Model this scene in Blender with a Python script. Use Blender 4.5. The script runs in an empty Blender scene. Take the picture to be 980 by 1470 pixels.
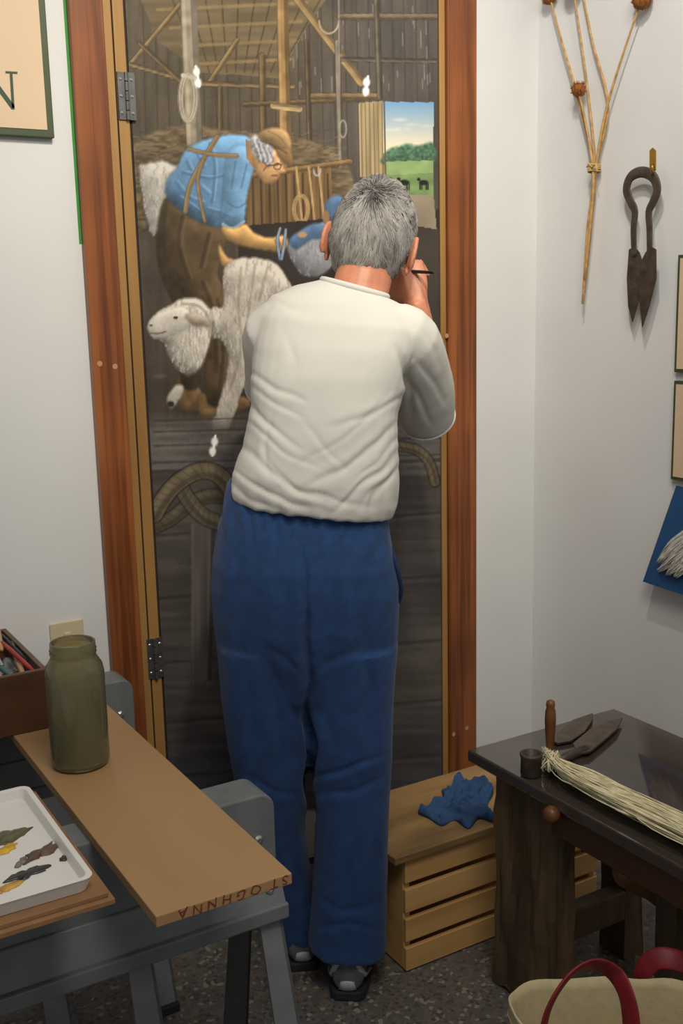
import bpy, bmesh, math, random
import numpy as np
from mathutils import Vector, Matrix, noise
random.seed(4)
SC = bpy.context.scene
COL = SC.collection
try:
    SC.view_settings.view_transform = 'Standard'
except Exception:
    pass
Z3 = Vector((0, 0, 1))
# ------------------------------------------------------------------ camera
F = 1550.0
DN = Vector((190, 8065, 1550)).normalized()
YC = Vector((-940, -(190 * -940 + 1550 ** 2) / 8065, 1550)).normalized()
XC = DN.cross(YC)
CAM = Vector((0, 0, 1.45))
cd = bpy.data.cameras.new('camera')
cam = bpy.data.objects.new('camera', cd)
COL.objects.link(cam)
cr = Vector((XC.x, YC.x, -DN.x)); cu = -Vector((XC.y, YC.y, -DN.y)); cb = -Vector((XC.z, YC.z, -DN.z))
cam.matrix_world = Matrix(((cr.x, cu.x, cb.x, CAM.x), (cr.y, cu.y, cb.y, CAM.y), (cr.z, cu.z, cb.z, CAM.z), (0, 0, 0, 1)))
cd.sensor_fit = 'VERTICAL'; cd.sensor_height = 36; cd.lens = 36 * F / 1470
cd.clip_start = 0.02
SC.camera = cam


def ray(px, py):
    r = Vector((px - 490, py - 735, F))
    return Vector((r.dot(XC), r.dot(YC), -r.dot(DN)))


def proj(w):
    v = w - CAM; z = -v.dot(cb)
    return 490 + F * v.dot(cr) / z, 735 - F * v.dot(cu) / z


def onY(px, py, Y):
    r = ray(px, py); return CAM + r * (Y / r.y)


def onX(px, py, X):
    r = ray(px, py); return CAM + r * (X / r.x)


def onZ(px, py, Z):
    r = ray(px, py); return CAM + r * ((Z - CAM.z) / r.z)


YW = 2.32            # face of the back wall
XW = onY(768, 500, YW).x   # face of the right wall

# ------------------------------------------------------------------ materials


def lin(c):
    c = c / 255.0
    return c / 12.92 if c <= 0.04045 else ((c + 0.055) / 1.055) ** 2.4


def rgb(c, k=1.0):
    return tuple(min(1, lin(v) * k) for v in c) + (1,)


def mat(name, c, rough=.6, var=.12, scale=12, bump=0, bscale=80, metal=0, stretch=(1, 1, 1), c2=None, spec=.5, sheen=0, detail=6, lo=.35, hi=.65):
    m = bpy.data.materials.new(name); m.use_nodes = True
    nt = m.node_tree; N = nt.nodes; L = nt.links
    b = N['Principled BSDF']
    b.inputs['Roughness'].default_value = rough
    b.inputs['Metallic'].default_value = metal
    b.inputs['Specular IOR Level'].default_value = spec
    if sheen:
        b.inputs['Sheen Weight'].default_value = sheen
    tc = N.new('ShaderNodeTexCoord'); mp = N.new('ShaderNodeMapping')
    mp.inputs['Scale'].default_value = stretch
    L.new(tc.outputs['Object'], mp.inputs['Vector'])
    nz = N.new('ShaderNodeTexNoise'); nz.inputs['Scale'].default_value = scale; nz.inputs['Detail'].default_value = detail
    L.new(mp.outputs['Vector'], nz.inputs['Vector'])
    rp = N.new('ShaderNodeValToRGB')
    e = rp.color_ramp.elements
    e[0].position = lo; e[1].position = hi
    if c2 is None:
        e[0].color = rgb(c, 1 - var); e[1].color = rgb(c, 1 + var)
    else:
        e[0].color = rgb(c); e[1].color = rgb(c2)
    L.new(nz.outputs['Fac'], rp.inputs['Fac'])
    L.new(rp.outputs['Color'], b.inputs['Base Color'])
    if bump:
        n2 = N.new('ShaderNodeTexNoise'); n2.inputs['Scale'].default_value = bscale; n2.inputs['Detail'].default_value = 4
        L.new(mp.outputs['Vector'], n2.inputs['Vector'])
        bp = N.new('ShaderNodeBump'); bp.inputs['Strength'].default_value = bump; bp.inputs['Distance'].default_value = .004
        L.new(n2.outputs['Fac'], bp.inputs['Height']); L.new(bp.outputs['Normal'], b.inputs['Normal'])
    return m


def wood(name, c, c2, axis=2, rough=.45, scale=14, bump=.15, k=.06, spec=.5, knots=False):
    st = [1, 1, 1]; st[axis] = k
    m = mat(name, c, rough, c2=c2, scale=scale, stretch=tuple(st), bump=bump, bscale=scale * 4, lo=.3, hi=.7, detail=8, spec=spec)
    if knots:      # a few dark knots and slow stain changes over the grain
        nt = m.node_tree; N = nt.nodes; L = nt.links
        b = N['Principled BSDF']; old = b.inputs['Base Color'].links[0].from_socket
        tc = [n for n in N if n.type == 'TEX_COORD'][0]
        mp = N.new('ShaderNodeMapping'); s2 = [1, 1, 1]; s2[axis] = .45; mp.inputs['Scale'].default_value = s2
        L.new(tc.outputs['Object'], mp.inputs['Vector'])
        vo = N.new('ShaderNodeTexVoronoi'); vo.inputs['Scale'].default_value = 7
        L.new(mp.outputs['Vector'], vo.inputs['Vector'])
        rp = N.new('ShaderNodeValToRGB'); rp.color_ramp.elements[0].position = .04; rp.color_ramp.elements[0].color = (.25, .2, .18, 1)
        rp.color_ramp.elements[1].position = .16; rp.color_ramp.elements[1].color = (1, 1, 1, 1)
        L.new(vo.outputs['Distance'], rp.inputs['Fac'])
        n3 = N.new('ShaderNodeTexNoise'); n3.inputs['Scale'].default_value = 3; L.new(tc.outputs['Object'], n3.inputs['Vector'])
        r3 = N.new('ShaderNodeValToRGB'); r3.color_ramp.elements[0].position = .35; r3.color_ramp.elements[0].color = (.55, .52, .50, 1); r3.color_ramp.elements[1].position = .65
        L.new(n3.outputs['Fac'], r3.inputs['Fac'])
        n4 = N.new('ShaderNodeTexNoise'); n4.inputs['Scale'].default_value = 60; n4.inputs['Detail'].default_value = 4
        m4 = N.new('ShaderNodeMapping'); s4 = [1, 1, 1]; s4[axis] = .03; m4.inputs['Scale'].default_value = s4
        L.new(tc.outputs['Object'], m4.inputs['Vector']); L.new(m4.outputs['Vector'], n4.inputs['Vector'])
        r4 = N.new('ShaderNodeValToRGB'); r4.color_ramp.elements[0].position = .38; r4.color_ramp.elements[0].color = (.48, .42, .38, 1); r4.color_ramp.elements[1].position = .55
        L.new(n4.outputs['Fac'], r4.inputs['Fac'])
        prev = old
        for src in (rp, r3, r4):
            mx = N.new('ShaderNodeMix'); mx.data_type = 'RGBA'; mx.blend_type = 'MULTIPLY'; mx.inputs[0].default_value = .85
            L.new(prev, mx.inputs[6]); L.new(src.outputs['Color'], mx.inputs[7]); prev = mx.outputs[2]
        L.new(prev, b.inputs['Base Color'])
    return m


def attrmat(name, rough=.5, spec=.4, bump=0):
    m = bpy.data.materials.new(name); m.use_nodes = True
    nt = m.node_tree; b = nt.nodes['Principled BSDF']
    a = nt.nodes.new('ShaderNodeAttribute'); a.attribute_name = 'Col'
    nt.links.new(a.outputs['Color'], b.inputs['Base Color'])
    b.inputs['Roughness'].default_value = rough; b.inputs['Specular IOR Level'].default_value = spec
    if bump:
        tc = nt.nodes.new('ShaderNodeTexCoord')
        n2 = nt.nodes.new('ShaderNodeTexNoise'); n2.inputs['Scale'].default_value = 90
        nt.links.new(tc.outputs['Object'], n2.inputs['Vector'])
        bp = nt.nodes.new('ShaderNodeBump'); bp.inputs['Strength'].default_value = bump; bp.inputs['Distance'].default_value = .002
        nt.links.new(n2.outputs['Fac'], bp.inputs['Height']); nt.links.new(bp.outputs['Normal'], b.inputs['Normal'])
    return m


M = {}
M['wall'] = mat('wall_paint', (218, 218, 216), .75, .03, 3, .05, 150)
M['trim'] = wood('red_stained_wood', (112, 57, 26), (182, 110, 58), 2, .36, 11, .12, .05, knots=True)
M['jamb'] = wood('tan_varnished_wood', (140, 101, 54), (178, 137, 80), 2, .4, 20)
M['gap'] = mat('dark_gap', (45, 34, 26), .8)
M['steel'] = mat('worn_steel', (120, 120, 120), .38, .2, 30, metal=.8)
M['screw'] = mat('bright_screw', (190, 190, 188), .3, .1, 30, metal=.9)
M['shirt'] = mat('white_cotton', (206, 203, 195), .92, .02, 8, .08, 500)
M['trouser'] = mat('blue_cotton', (28, 61, 105), .92, .14, 40, .12, 600, sheen=.08)
M['trouser_dark'] = mat('blue_cotton_seam', (18, 42, 78), .92)
M['skin'] = mat('skin', (190, 124, 94), .5, .12, 30, .06, 200)
M['shoe'] = mat('grey_shoe', (92, 92, 94), .6, .25, 60, .2, 200)
M['shoe_grey'] = mat('light_grey_shoe_panel', (168, 170, 172), .45, .1, 80)
M['sole'] = mat('black_rubber', (34, 34, 36), .7)
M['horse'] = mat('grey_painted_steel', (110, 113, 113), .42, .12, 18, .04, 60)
M['horse_dark'] = mat('darker_grey_steel', (70, 72, 73), .5, .1, 18)
M['hardboard'] = wood('tan_hardboard', (160, 124, 82), (170, 134, 92), 1, .5, 6, .03, .4)
M['redink'] = mat('faded_red_ink', (118, 46, 36), .7, .3, 200)
M['tray'] = mat('white_enamel', (222, 218, 210), .3, .02, 10)
M['card'] = mat('brown_cardboard', (142, 104, 68), .85, .12, 30)
M['boxwood'] = wood('dark_box_wood', (64, 40, 24), (98, 64, 40), 0, .4, 16)
M['plate'] = mat('ivory_plastic', (204, 192, 156), .35, .02, 10)
M['crate'] = wood('pale_pine', (186, 138, 78), (220, 178, 116), 0, .5, 12)
M['ply'] = wood('plywood', (104, 82, 50), (178, 140, 90), 0, .5, 12, .1, .2)
M['bluecloth'] = mat('blue_rag', (44, 76, 116), .9, .15, 30, .2, 300)
M['oldwood'] = wood('old_dark_wood', (38, 27, 18), (116, 92, 62), 2, .6, 9, .6, .08)
M['benchtop'] = wood('dark_bench_top', (60, 51, 47), (82, 71, 65), 1, .05, 8, .012, spec=1.0)
M['rail'] = wood('brown_rail_wood', (50, 31, 20), (88, 58, 36), 1, .4, 12)
M['knob'] = wood('turned_wood', (92, 52, 26), (128, 78, 42), 0, .4, 20)
M['rust'] = mat('rusty_iron', (74, 62, 52), .5, .35, 40, .2, 120, metal=.25)
M['blade'] = mat('dark_iron_blade', (84, 68, 56), .3, .3, 40, metal=.35)
M['brass'] = mat('brass', (176, 140, 60), .3, .1, 30, metal=.8)
M['stem'] = mat('dry_stem', (184, 146, 92), .8, .25, 60)
M['teasel'] = mat('teasel_head', (140, 84, 34), .9, .35, 90)
M['twine'] = mat('straw_twine', (196, 164, 104), .9)
M['yarn'] = mat('cream_yarn', (224, 212, 174), .95, .14, 50)
M['canvas'] = mat('cream_canvas', (204, 188, 148), .9, .06, 60, .2, 500)
M['redleather'] = mat('red_leather', (126, 22, 32), .55, .2, 30, .1, 200)
M['signface'] = mat('peach_sign', (214, 188, 156), .6, .02, 5)
M['green'] = mat('dark_green_paint', (62, 74, 42), .5, .05, 10)
M['signgreen'] = mat('letter_green', (38, 64, 40), .5)
M['tape'] = mat('green_tape', (40, 140, 40), .6)
M['bluecard'] = mat('blue_card', (30, 72, 116), .6, .05, 20)
M['wool'] = mat('white_wool', (222, 218, 208), .95, .1, 60, .5, 120)
M['silver'] = mat('silver_tube', (170, 170, 170), .35, .15, 50, metal=.5)
M['bluetube'] = mat('blue_tube', (36, 66, 150), .4)
M['redhandle'] = mat('red_lacquer', (160, 44, 32), .35)
M['lighthandle'] = wood('light_handle', (176, 132, 88), (200, 156, 108), 1, .4)
M['greenhandle'] = mat('teal_lacquer', (60, 98, 98), .35)
M['blackhandle'] = mat('black_lacquer', (20, 22, 34), .35)
M['bristle'] = mat('bristle', (90, 66, 44), .9)
M['eyewhite'] = mat('eye_white', (230, 226, 220), .2)
M['mural'] = attrmat('mural_paint', .42, .3, .10)
M['hair'] = attrmat('grey_hair', .7, .2)
M['paper'] = mat('white_paper', (232, 230, 226), .8)
M['hole'] = mat('pale_plug', (186, 140, 104), .6)


def glass_mat(name, c, rough=.08, trans=1.0):
    m = bpy.data.materials.new(name); m.use_nodes = True
    b = m.node_tree.nodes['Principled BSDF']
    b.inputs['Base Color'].default_value = rgb(c); b.inputs['Roughness'].default_value = rough
    b.inputs['Transmission Weight'].default_value = trans; b.inputs['IOR'].default_value = 1.40
    return m


M['glass'] = glass_mat('cloudy_jar_glass', (184, 178, 138), .10, .80)
M['murky'] = mat('murky_water', (104, 92, 50), .3, .1, 14)
M['sediment'] = mat('brown_sediment', (78, 62, 32), .4, .2, 40)

# floor: speckled dark terrazzo
m = bpy.data.materials.new('speckled_floor'); m.use_nodes = True
nt = m.node_tree; b = nt.nodes['Principled BSDF']; b.inputs['Roughness'].default_value = .4
tc = nt.nodes.new('ShaderNodeTexCoord')
vo = nt.nodes.new('ShaderNodeTexVoronoi'); vo.inputs['Scale'].default_value = 120
nt.links.new(tc.outputs['Object'], vo.inputs['Vector'])
sep = nt.nodes.new('ShaderNodeSeparateColor'); nt.links.new(vo.outputs['Color'], sep.inputs['Color'])
rp = nt.nodes.new('ShaderNodeValToRGB'); rp.color_ramp.interpolation = 'CONSTANT'
e = rp.color_ramp.elements
e[0].position = 0; e[0].color = rgb((92, 88, 83))
e[1].position = .5; e[1].color = rgb((102, 97, 91))
for p, c in ((.72, (74, 71, 68)), (.89, (138, 130, 118)), (.96, (114, 94, 78))):
    q = e.new(p); q.color = rgb(c)
nt.links.new(sep.outputs['Red'], rp.inputs['Fac']); nt.links.new(rp.outputs['Color'], b.inputs['Base Color'])
M['floor'] = m

# ------------------------------------------------------------------ helpers
WL = {}


def link_mesh(name, me, material, parent=None, smooth=False, bevel=0, label=None):
    n = len(me.vertices)
    co = np.empty(n * 3, dtype=np.float32); me.vertices.foreach_get('co', co); co = co.reshape(-1, 3)
    mn = co.min(0); mx = co.max(0)
    c = np.array([(mn[0] + mx[0]) / 2, (mn[1] + mx[1]) / 2, mn[2]], dtype=np.float32)
    me.vertices.foreach_set('co', (co - c).ravel())
    me.update()
    o = bpy.data.objects.new(name, me); COL.objects.link(o)
    for mt in (material if isinstance(material, (list, tuple)) else [material]):
        me.materials.append(mt)
    cv = Vector([float(v) for v in c])
    if parent:
        o.parent = parent; o.location = cv - WL[parent.name]
    else:
        o.location = cv
    WL[o.name] = cv
    if smooth:
        me.polygons.foreach_set('use_smooth', [True] * len(me.polygons))
    if bevel:
        md = o.modifiers.new('bevel', 'BEVEL'); md.width = bevel; md.segments = 2; md.limit_method = 'ANGLE'
    if label:
        o['label'] = label
    return o


def obj(name, bm, material, parent=None, smooth=False, bevel=0, label=None):
    bmesh.ops.recalc_face_normals(bm, faces=bm.faces[:])
    me = bpy.data.meshes.new(name); bm.to_mesh(me); bm.free()
    return link_mesh(name, me, material, parent, smooth, bevel, label)


def thing(name, label, cat, loc, group=None):
    o = bpy.data.objects.new(name, None); COL.objects.link(o)
    o.empty_display_size = .05
    o.location = loc; WL[o.name] = Vector(loc)
    o['label'] = label; o['category'] = cat
    if group:
        o['group'] = group
    return o


def tag(o, label, cat, group=None):
    o['label'] = label; o['category'] = cat
    if group:
        o['group'] = group
    return o


def struct(o):
    o['kind'] = 'structure'; return o


def B():
    return bmesh.new()


def box(bm, a, b):
    x0, y0, z0 = a; x1, y1, z1 = b
    v = [bm.verts.new(p) for p in ((x0, y0, z0), (x1, y0, z0), (x1, y1, z0), (x0, y1, z0), (x0, y0, z1), (x1, y0, z1), (x1, y1, z1), (x0, y1, z1))]
    for f in ((0, 3, 2, 1), (4, 5, 6, 7), (0, 1, 5, 4), (1, 2, 6, 5), (2, 3, 7, 6), (3, 0, 4, 7)):
        bm.faces.new([v[i] for i in f])


def hexa(bm, bot, top):
    v = [bm.verts.new(p) for p in bot] + [bm.verts.new(p) for p in top]
    for f in ((0, 3, 2, 1), (4, 5, 6, 7), (0, 1, 5, 4), (1, 2, 6, 5), (2, 3, 7, 6), (3, 0, 4, 7)):
        bm.faces.new([v[i] for i in f])


def rough_plank(bm, a, b, amp, seed, cuts=14):
    """a hewn timber: a box cut finely and worn by noise"""
    box(bm, a, b)
    bmesh.ops.subdivide_edges(bm, edges=bm.edges[:], cuts=cuts, use_grid_fill=True)
    bm.normal_update()
    for v in bm.verts:
        p = v.co
        d = noise.noise(Vector((p.x * 30 + seed, p.y * 30, p.z * 5))) + .5 * noise.noise(Vector((p.x * 60, p.y * 60 + seed, p.z * 14)))
        v.co = p + v.normal * (amp * (d - .45))
        v.co.z = min(max(v.co.z, a[2]), b[2])


def prism(bm, pts, off):
    off = Vector(off)
    a = [bm.verts.new(p) for p in pts]; b2 = [bm.verts.new(Vector(p) + off) for p in pts]
    n = len(a)
    bm.faces.new(a); bm.faces.new(b2[::-1])
    for i in range(n):
        bm.faces.new((a[i], b2[i], b2[(i + 1) % n], a[(i + 1) % n]))


def loft(bm, rings, cap=True, closed=True):
    R = [[bm.verts.new(p) for p in r] for r in rings]
    n = len(R[0])
    for i in range(len(R) - 1):
        for j in range(n if closed else n - 1):
            bm.faces.new((R[i][j], R[i][(j + 1) % n], R[i + 1][(j + 1) % n], R[i + 1][j]))
    if cap:
        for rr_, rev in ((R[0], True), (R[-1], False)):
            c = bm.verts.new(sum((v.co for v in rr_), Vector()) / n)
            for j in range(n):
                f = (rr_[j], rr_[(j + 1) % n], c)
                bm.faces.new(f[::-1] if rev else f)


def tube(bm, pts, rads, n=8, up=None, k=1.0, cap=True):
    pts = [Vector(p) for p in pts]
    if not isinstance(rads, (list, tuple)):
        rads = [rads] * len(pts)
    T = []
    for i in range(len(pts)):
        t = pts[min(i + 1, len(pts) - 1)] - pts[max(i - 1, 0)]
        T.append(t.normalized())
    nrm = Vector(up) if up is not None else (Z3 if abs(T[0].z) < .9 else Vector((1, 0, 0)))
    rings = []
    for i, p in enumerate(pts):
        nrm = (nrm - T[i] * nrm.dot(T[i]))
        if nrm.length < 1e-6:
            nrm = T[i].orthogonal()
        nrm.normalize()
        bn = T[i].cross(nrm)
        rings.append([p + nrm * (math.cos(a) * rads[i] * k) + bn * (math.sin(a) * rads[i]) for a in [2 * math.pi * j / n for j in range(n)]])
    R = [[bm.verts.new(q) for q in r] for r in rings]
    for i in range(len(R) - 1):
        for j in range(n):
            bm.faces.new((R[i][j], R[i][(j + 1) % n], R[i + 1][(j + 1) % n], R[i + 1][j]))
    if cap:
        for idx, s in ((0, -1), (-1, 1)):
            c = bm.verts.new(pts[idx] + T[idx] * (s * rads[idx] * .6 * min(1, k)))
            for j in range(n):
                f = (R[idx][j], R[idx][(j + 1) % n], c)
                bm.faces.new(f if s > 0 else f[::-1])


def smooth_path(pts, n=6):
    pts = [Vector(p) for p in pts]; out = []
    for i in range(len(pts) - 1):
        p0 = pts[max(i - 1, 0)]; p1 = pts[i]; p2 = pts[i + 1]; p3 = pts[min(i + 2, len(pts) - 1)]
        for j in range(n):
            t = j / n
            out.append(.5 * ((2 * p1) + (p2 - p0) * t + (2 * p0 - 5 * p1 + 4 * p2 - p3) * t * t + (3 * p1 - p0 - 3 * p2 + p3) * t ** 3))
    out.append(pts[-1])
    return out


def lathe(bm, base, axis, prof, n=20, cap=True):
    base = Vector(base); axis = Vector(axis).normalized(); u = axis.orthogonal().normalized(); v = axis.cross(u)
    rings = [[base + axis * z + u * (math.cos(a) * r) + v * (math.sin(a) * r) for a in [2 * math.pi * j / n for j in range(n)]] for r, z in prof]
    loft(bm, rings, cap)


def ellipsoid(bm, c, ax, n=16, m_=10):
    c = Vector(c); X, Y, Zv = [Vector(a) for a in ax]
    rings = []
    for i in range(1, m_):
        th = math.pi * i / m_
        rings.append([c + X * (math.sin(th) * math.cos(a)) + Y * (math.sin(th) * math.sin(a)) + Zv * math.cos(th) for a in [2 * math.pi * j / n for j in range(n)]])
    loft(bm, rings, True)


def rrect(x0, x1, y0, y1, r, z, n=5):
    out = []
    for cx, cy, a0 in ((x1 - r, y1 - r, 0), (x0 + r, y1 - r, 90), (x0 + r, y0 + r, 180), (x1 - r, y0 + r, 270)):
        for i in range(n + 1):
            a = math.radians(a0 + 90 * i / n)
            out.append(Vector((cx + r * math.cos(a), cy + r * math.sin(a), z)))
    return out


def remesh(o, vox, smooth=4, fac=.5):
    md = o.modifiers.new('r', 'REMESH'); md.mode = 'VOXEL'; md.voxel_size = vox; md.use_smooth_shade = True
    s = o.modifiers.new('s', 'SMOOTH'); s.iterations = smooth; s.factor = fac
    bpy.context.view_layer.update()
    dg = bpy.context.evaluated_depsgraph_get()
    me = bpy.data.meshes.new_from_object(o.evaluated_get(dg))
    mt = o.data.materials[0]
    o.modifiers.clear(); o.data = me
    me.materials.clear(); me.materials.append(mt)
    me.polygons.foreach_set('use_smooth', [True] * len(me.polygons))
    return o


def displace(o, fn):
    me = o.data; off = WL[o.name]
    me.update()
    nr = [v.normal.copy() for v in me.vertices]
    for v, nv in zip(me.vertices, nr):
        v.co = v.co + nv * fn(v.co + off, nv)
    me.update()


# ------------------------------------------------------------------ room
bm = B(); box(bm, (-1.6, -1.4, -.06), (XW + .1, YW + .1, 0)); struct(obj('floor', bm, M['floor']))
bm = B(); box(bm, (-1.6, YW, 0), (XW + .1, YW + .1, 2.9)); struct(obj('wall_back', bm, M['wall']))
bm = B(); box(bm, (XW, -1.4, 0), (XW + .1, YW, 2.9)); struct(obj('wall_right', bm, M['wall']))

xa = onY(127, 500, YW).x; xb = onY(173, 500, YW).x; xc = onY(206, 500, YW).x
xd = onY(628, 500, YW).x; xe = onY(637, 500, YW).x; xf = onY(677, 500, YW).x
TT = 2.30
bm = B(); box(bm, (xa, YW - .022, 0), (xb, YW, TT)); tm1 = struct(obj('trim_1', bm, M['trim'], bevel=.003))
bm = B(); box(bm, (xe, YW - .022, 0), (xf, YW, TT)); tm2 = struct(obj('trim_2', bm, M['trim'], bevel=.003))
bm = B(); box(bm, (xa, YW - .022, TT), (xf, YW, TT + .09)); struct(obj('trim_3', bm, M['trim'], bevel=.003))
for (hx, hy, tm) in ((143, 522, tm1), (165, 526, tm1), (641, 482, tm2), (670, 1045, tm2), (651, 1054, tm2)):
    bm = B(); lathe(bm, onY(hx, hy, YW - .0222), (0, -1, 0), [(.006, 0), (.006, .0006)], 12); obj('wood_plug', bm, M['hole'], tm)
# the door set in the frame, with its jamb strips and hinges
d1 = bpy.data.objects.new('door_1', None); COL.objects.link(d1); d1.location = ((xa + xf) / 2, YW, 0); WL['door_1'] = d1.location.copy()
d1['kind'] = 'structure'
bm = B(); box(bm, (xb, YW - .006, 0), (xe, YW - .0005, TT)); obj('door_panel', bm, M['gap'], d1)
w_ = xc - xb
bm = B(); box(bm, (xb + .001, YW - .016, 0), (xb + w_ * .34, YW - .006, TT)); obj('jamb', bm, M['jamb'], d1, bevel=.002)
bm = B(); box(bm, (xb + w_ * .42, YW - .013, 0), (xc - w_ * .12, YW - .006, TT)); obj('jamb', bm, M['jamb'], d1, bevel=.002)
bm = B(); box(bm, (xd + .002, YW - .013, 0), (xe - .001, YW - .006, TT)); obj('jamb', bm, M['jamb'], d1, bevel=.002)
for (hx, hy) in ((182, 138), (223, 945)):
    c = onY(hx, hy, YW - .017)
    bm = B()
    box(bm, (c.x - .019, YW - .0175, c.z - .048), (c.x - .003, YW - .0135, c.z + .048))
    box(bm, (c.x + .003, YW - .0175, c.z - .048), (c.x + .019, YW - .0135, c.z + .048))
    for k in range(5):
        lathe(bm, (c.x, YW - .0195, c.z - .048 + k * .0195), (0, 0, 1), [(.0045, 0), (.0045, .0175)], 10)
    h = obj('hinge', bm, M['steel'], d1)
    for sx in (-.012, .012):
        for dz in (-.034, 0, .034):
            bm = B(); lathe(bm, (c.x + sx, YW - .0172, c.z + dz), (0, -1, 0), [(.0035, 0), (.0035, .0012), (.002, .002)], 8)
            obj('screw', bm, M['screw'], h)

# ------------------------------------------------------------------ mural
NX, NZ = 330, 860
MX = np.linspace(xc, xd, NX); MZ = np.linspace(0.02, TT - .01, NZ)
gx, gz = np.meshgrid(MX, MZ)
vx = gx; vy = np.full_like(gx, YW - .0085); vdn = 1.45 - gz
cxx = vx * XC.x + vy * YC.x + vdn * DN.x; cyy = vx * XC.y + vy * YC.y + vdn * DN.y; czz = vx * XC.z + vy * YC.z + vdn * DN.z
PX = 490 + F * cxx / czz; PY = 735 + F * cyy / czz


def vn(sx, sy, seed):
    rs = np.random.RandomState(seed); G = rs.rand(256, 256) * 2 - 1
    u = PX / sx + 1000; v = PY / sy + 1000
    iu = np.floor(u).astype(int); iv = np.floor(v).astype(int); fu = u - iu; fv = v - iv
    fu = fu * fu * (3 - 2 * fu); fv = fv * fv * (3 - 2 * fv)
    g = lambda a, b_: G[b_ % 256, a % 256]
    return (g(iu, iv) * (1 - fu) + g(iu + 1, iv) * fu) * (1 - fv) + (g(iu, iv + 1) * (1 - fu) + g(iu + 1, iv + 1) * fu) * fv


def blur(a, r):
    for ax in (0, 1):
        p = np.pad(a, [(r + 1, r) if i == ax else (0, 0) for i in (0, 1)], mode='edge').cumsum(ax)
        a = (np.take(p, range(2 * r + 1, p.shape[ax]), ax) - np.take(p, range(0, p.shape[ax] - 2 * r - 1), ax)) / (2 * r + 1)
    return a


n_soft = vn(40, 40, 1); n_mid = vn(10, 10, 2); n_fine = vn(3, 3, 3); n_v = vn(5, 60, 4); n_h = vn(60, 7, 5); n_hay = vn(9, 3, 6)
col = np.zeros((NZ, NX, 3))


def C(c):
    return np.array(c, float)


def put(a, c):
    global col
    col = col * (1 - a[..., None]) + c * a[..., None]


def inpoly(pts):
    ins = np.zeros(PX.shape, bool); n = len(pts)
    for i in range(n):
        x1, y1 = pts[i]; x2, y2 = pts[(i + 1) % n]
        if y1 == y2:
            continue
        cnd = (y1 > PY) != (y2 > PY)
        ins ^= cnd & (PX < (x2 - x1) * (PY - y1) / (y2 - y1) + x1)
    return ins


def smp(pts, n=4):
    out = []; N_ = len(pts)
    for i in range(N_):
        p0, p1, p2, p3 = [pts[(i + k) % N_] for k in (-1, 0, 1, 2)]
        for j in range(n):
            t = j / n
            out.append(tuple(.5 * (2 * p1[q] + (p2[q] - p0[q]) * t + (2 * p0[q] - 5 * p1[q] + 4 * p2[q] - p3[q]) * t * t + (3 * p1[q] - p0[q] - 3 * p2[q] + p3[q]) * t ** 3) for q in (0, 1)))
    return out


def poly(pts, c, amp=.1, nz=None, a=1.0, gr=(0, 0), vol=0, vr=5, lit=(.5, .85), ol=0):
    """a painted patch; vol turns its edges with paint from light to dark, ol draws a dark contour"""
    if vol:
        pts = smp(pts)
    m_ = inpoly(pts).astype(float)
    xs = [p[0] for p in pts]; ys = [p[1] for p in pts]
    sh = 1 + amp * (n_mid if nz is None else nz) + gr[0] * (PX - np.mean(xs)) / max(1, max(xs) - min(xs)) + gr[1] * (PY - np.mean(ys)) / max(1, max(ys) - min(ys))
    if vol:
        bl_ = blur(blur(m_, vr), vr)
        sh = sh + .04 * n_fine - .58 * vol * vr * 2.2 * (np.gradient(bl_, axis=1) * lit[0] + np.gradient(bl_, axis=0) * lit[1])
        if ol:
            put(blur(m_, 2) * ol * .7, C((40, 32, 26)) * np.ones(PX.shape + (1,)))
        m_ = blur(m_, 1)
    put(m_ * a, C(c) * np.clip(sh, .35, 1.5)[..., None])


def stroke(pts, w, c, a=1.0, amp=.08):
    xs = [p[0] for p in pts]; ys = [p[1] for p in pts]; pad = w / 2 + 2
    rows = np.where((PY.max(1) >= min(ys) - pad) & (PY.min(1) <= max(ys) + pad))[0]
    if not len(rows):
        return
    sl_ = slice(rows[0], rows[-1] + 1)
    px_, py_ = PX[sl_], PY[sl_]
    d = np.full(px_.shape, 1e9)
    for i in range(len(pts) - 1):
        x1, y1 = pts[i]; x2, y2 = pts[i + 1]
        dx, dy = x2 - x1, y2 - y1; L2 = dx * dx + dy * dy + 1e-9
        t = np.clip(((px_ - x1) * dx + (py_ - y1) * dy) / L2, 0, 1)
        d = np.minimum(d, np.hypot(px_ - x1 - t * dx, py_ - y1 - t * dy))
    al = (np.clip(w / 2 - d + .6, 0, 1) * a)[..., None]
    col[sl_] = col[sl_] * (1 - al) + C(c) * (1 + amp * n_mid[sl_])[..., None] * al


def sstroke(pts, w, c, a=1.0, amp=.08):
    pp = [tuple(p)[:2] for p in smooth_path([Vector((x, y, 0)) for x, y in pts], 5)]
    stroke(pp, w, c, a, amp)


def blob(x, y, rx, ry, c, a=1.0, soft=.35):
    d = np.hypot((PX - x) / rx, (PY - y) / ry)
    put(np.clip((1 - d) / soft, 0, 1) * a, C(c) * np.ones(PX.shape + (1,)))


def arc(cx, cy, rx, ry, a0, a1, n=14):
    return [(cx + rx * math.cos(math.radians(a0 + (a1 - a0) * i / n)), cy + ry * math.sin(math.radians(a0 + (a1 - a0) * i / n))) for i in range(n + 1)]


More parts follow.
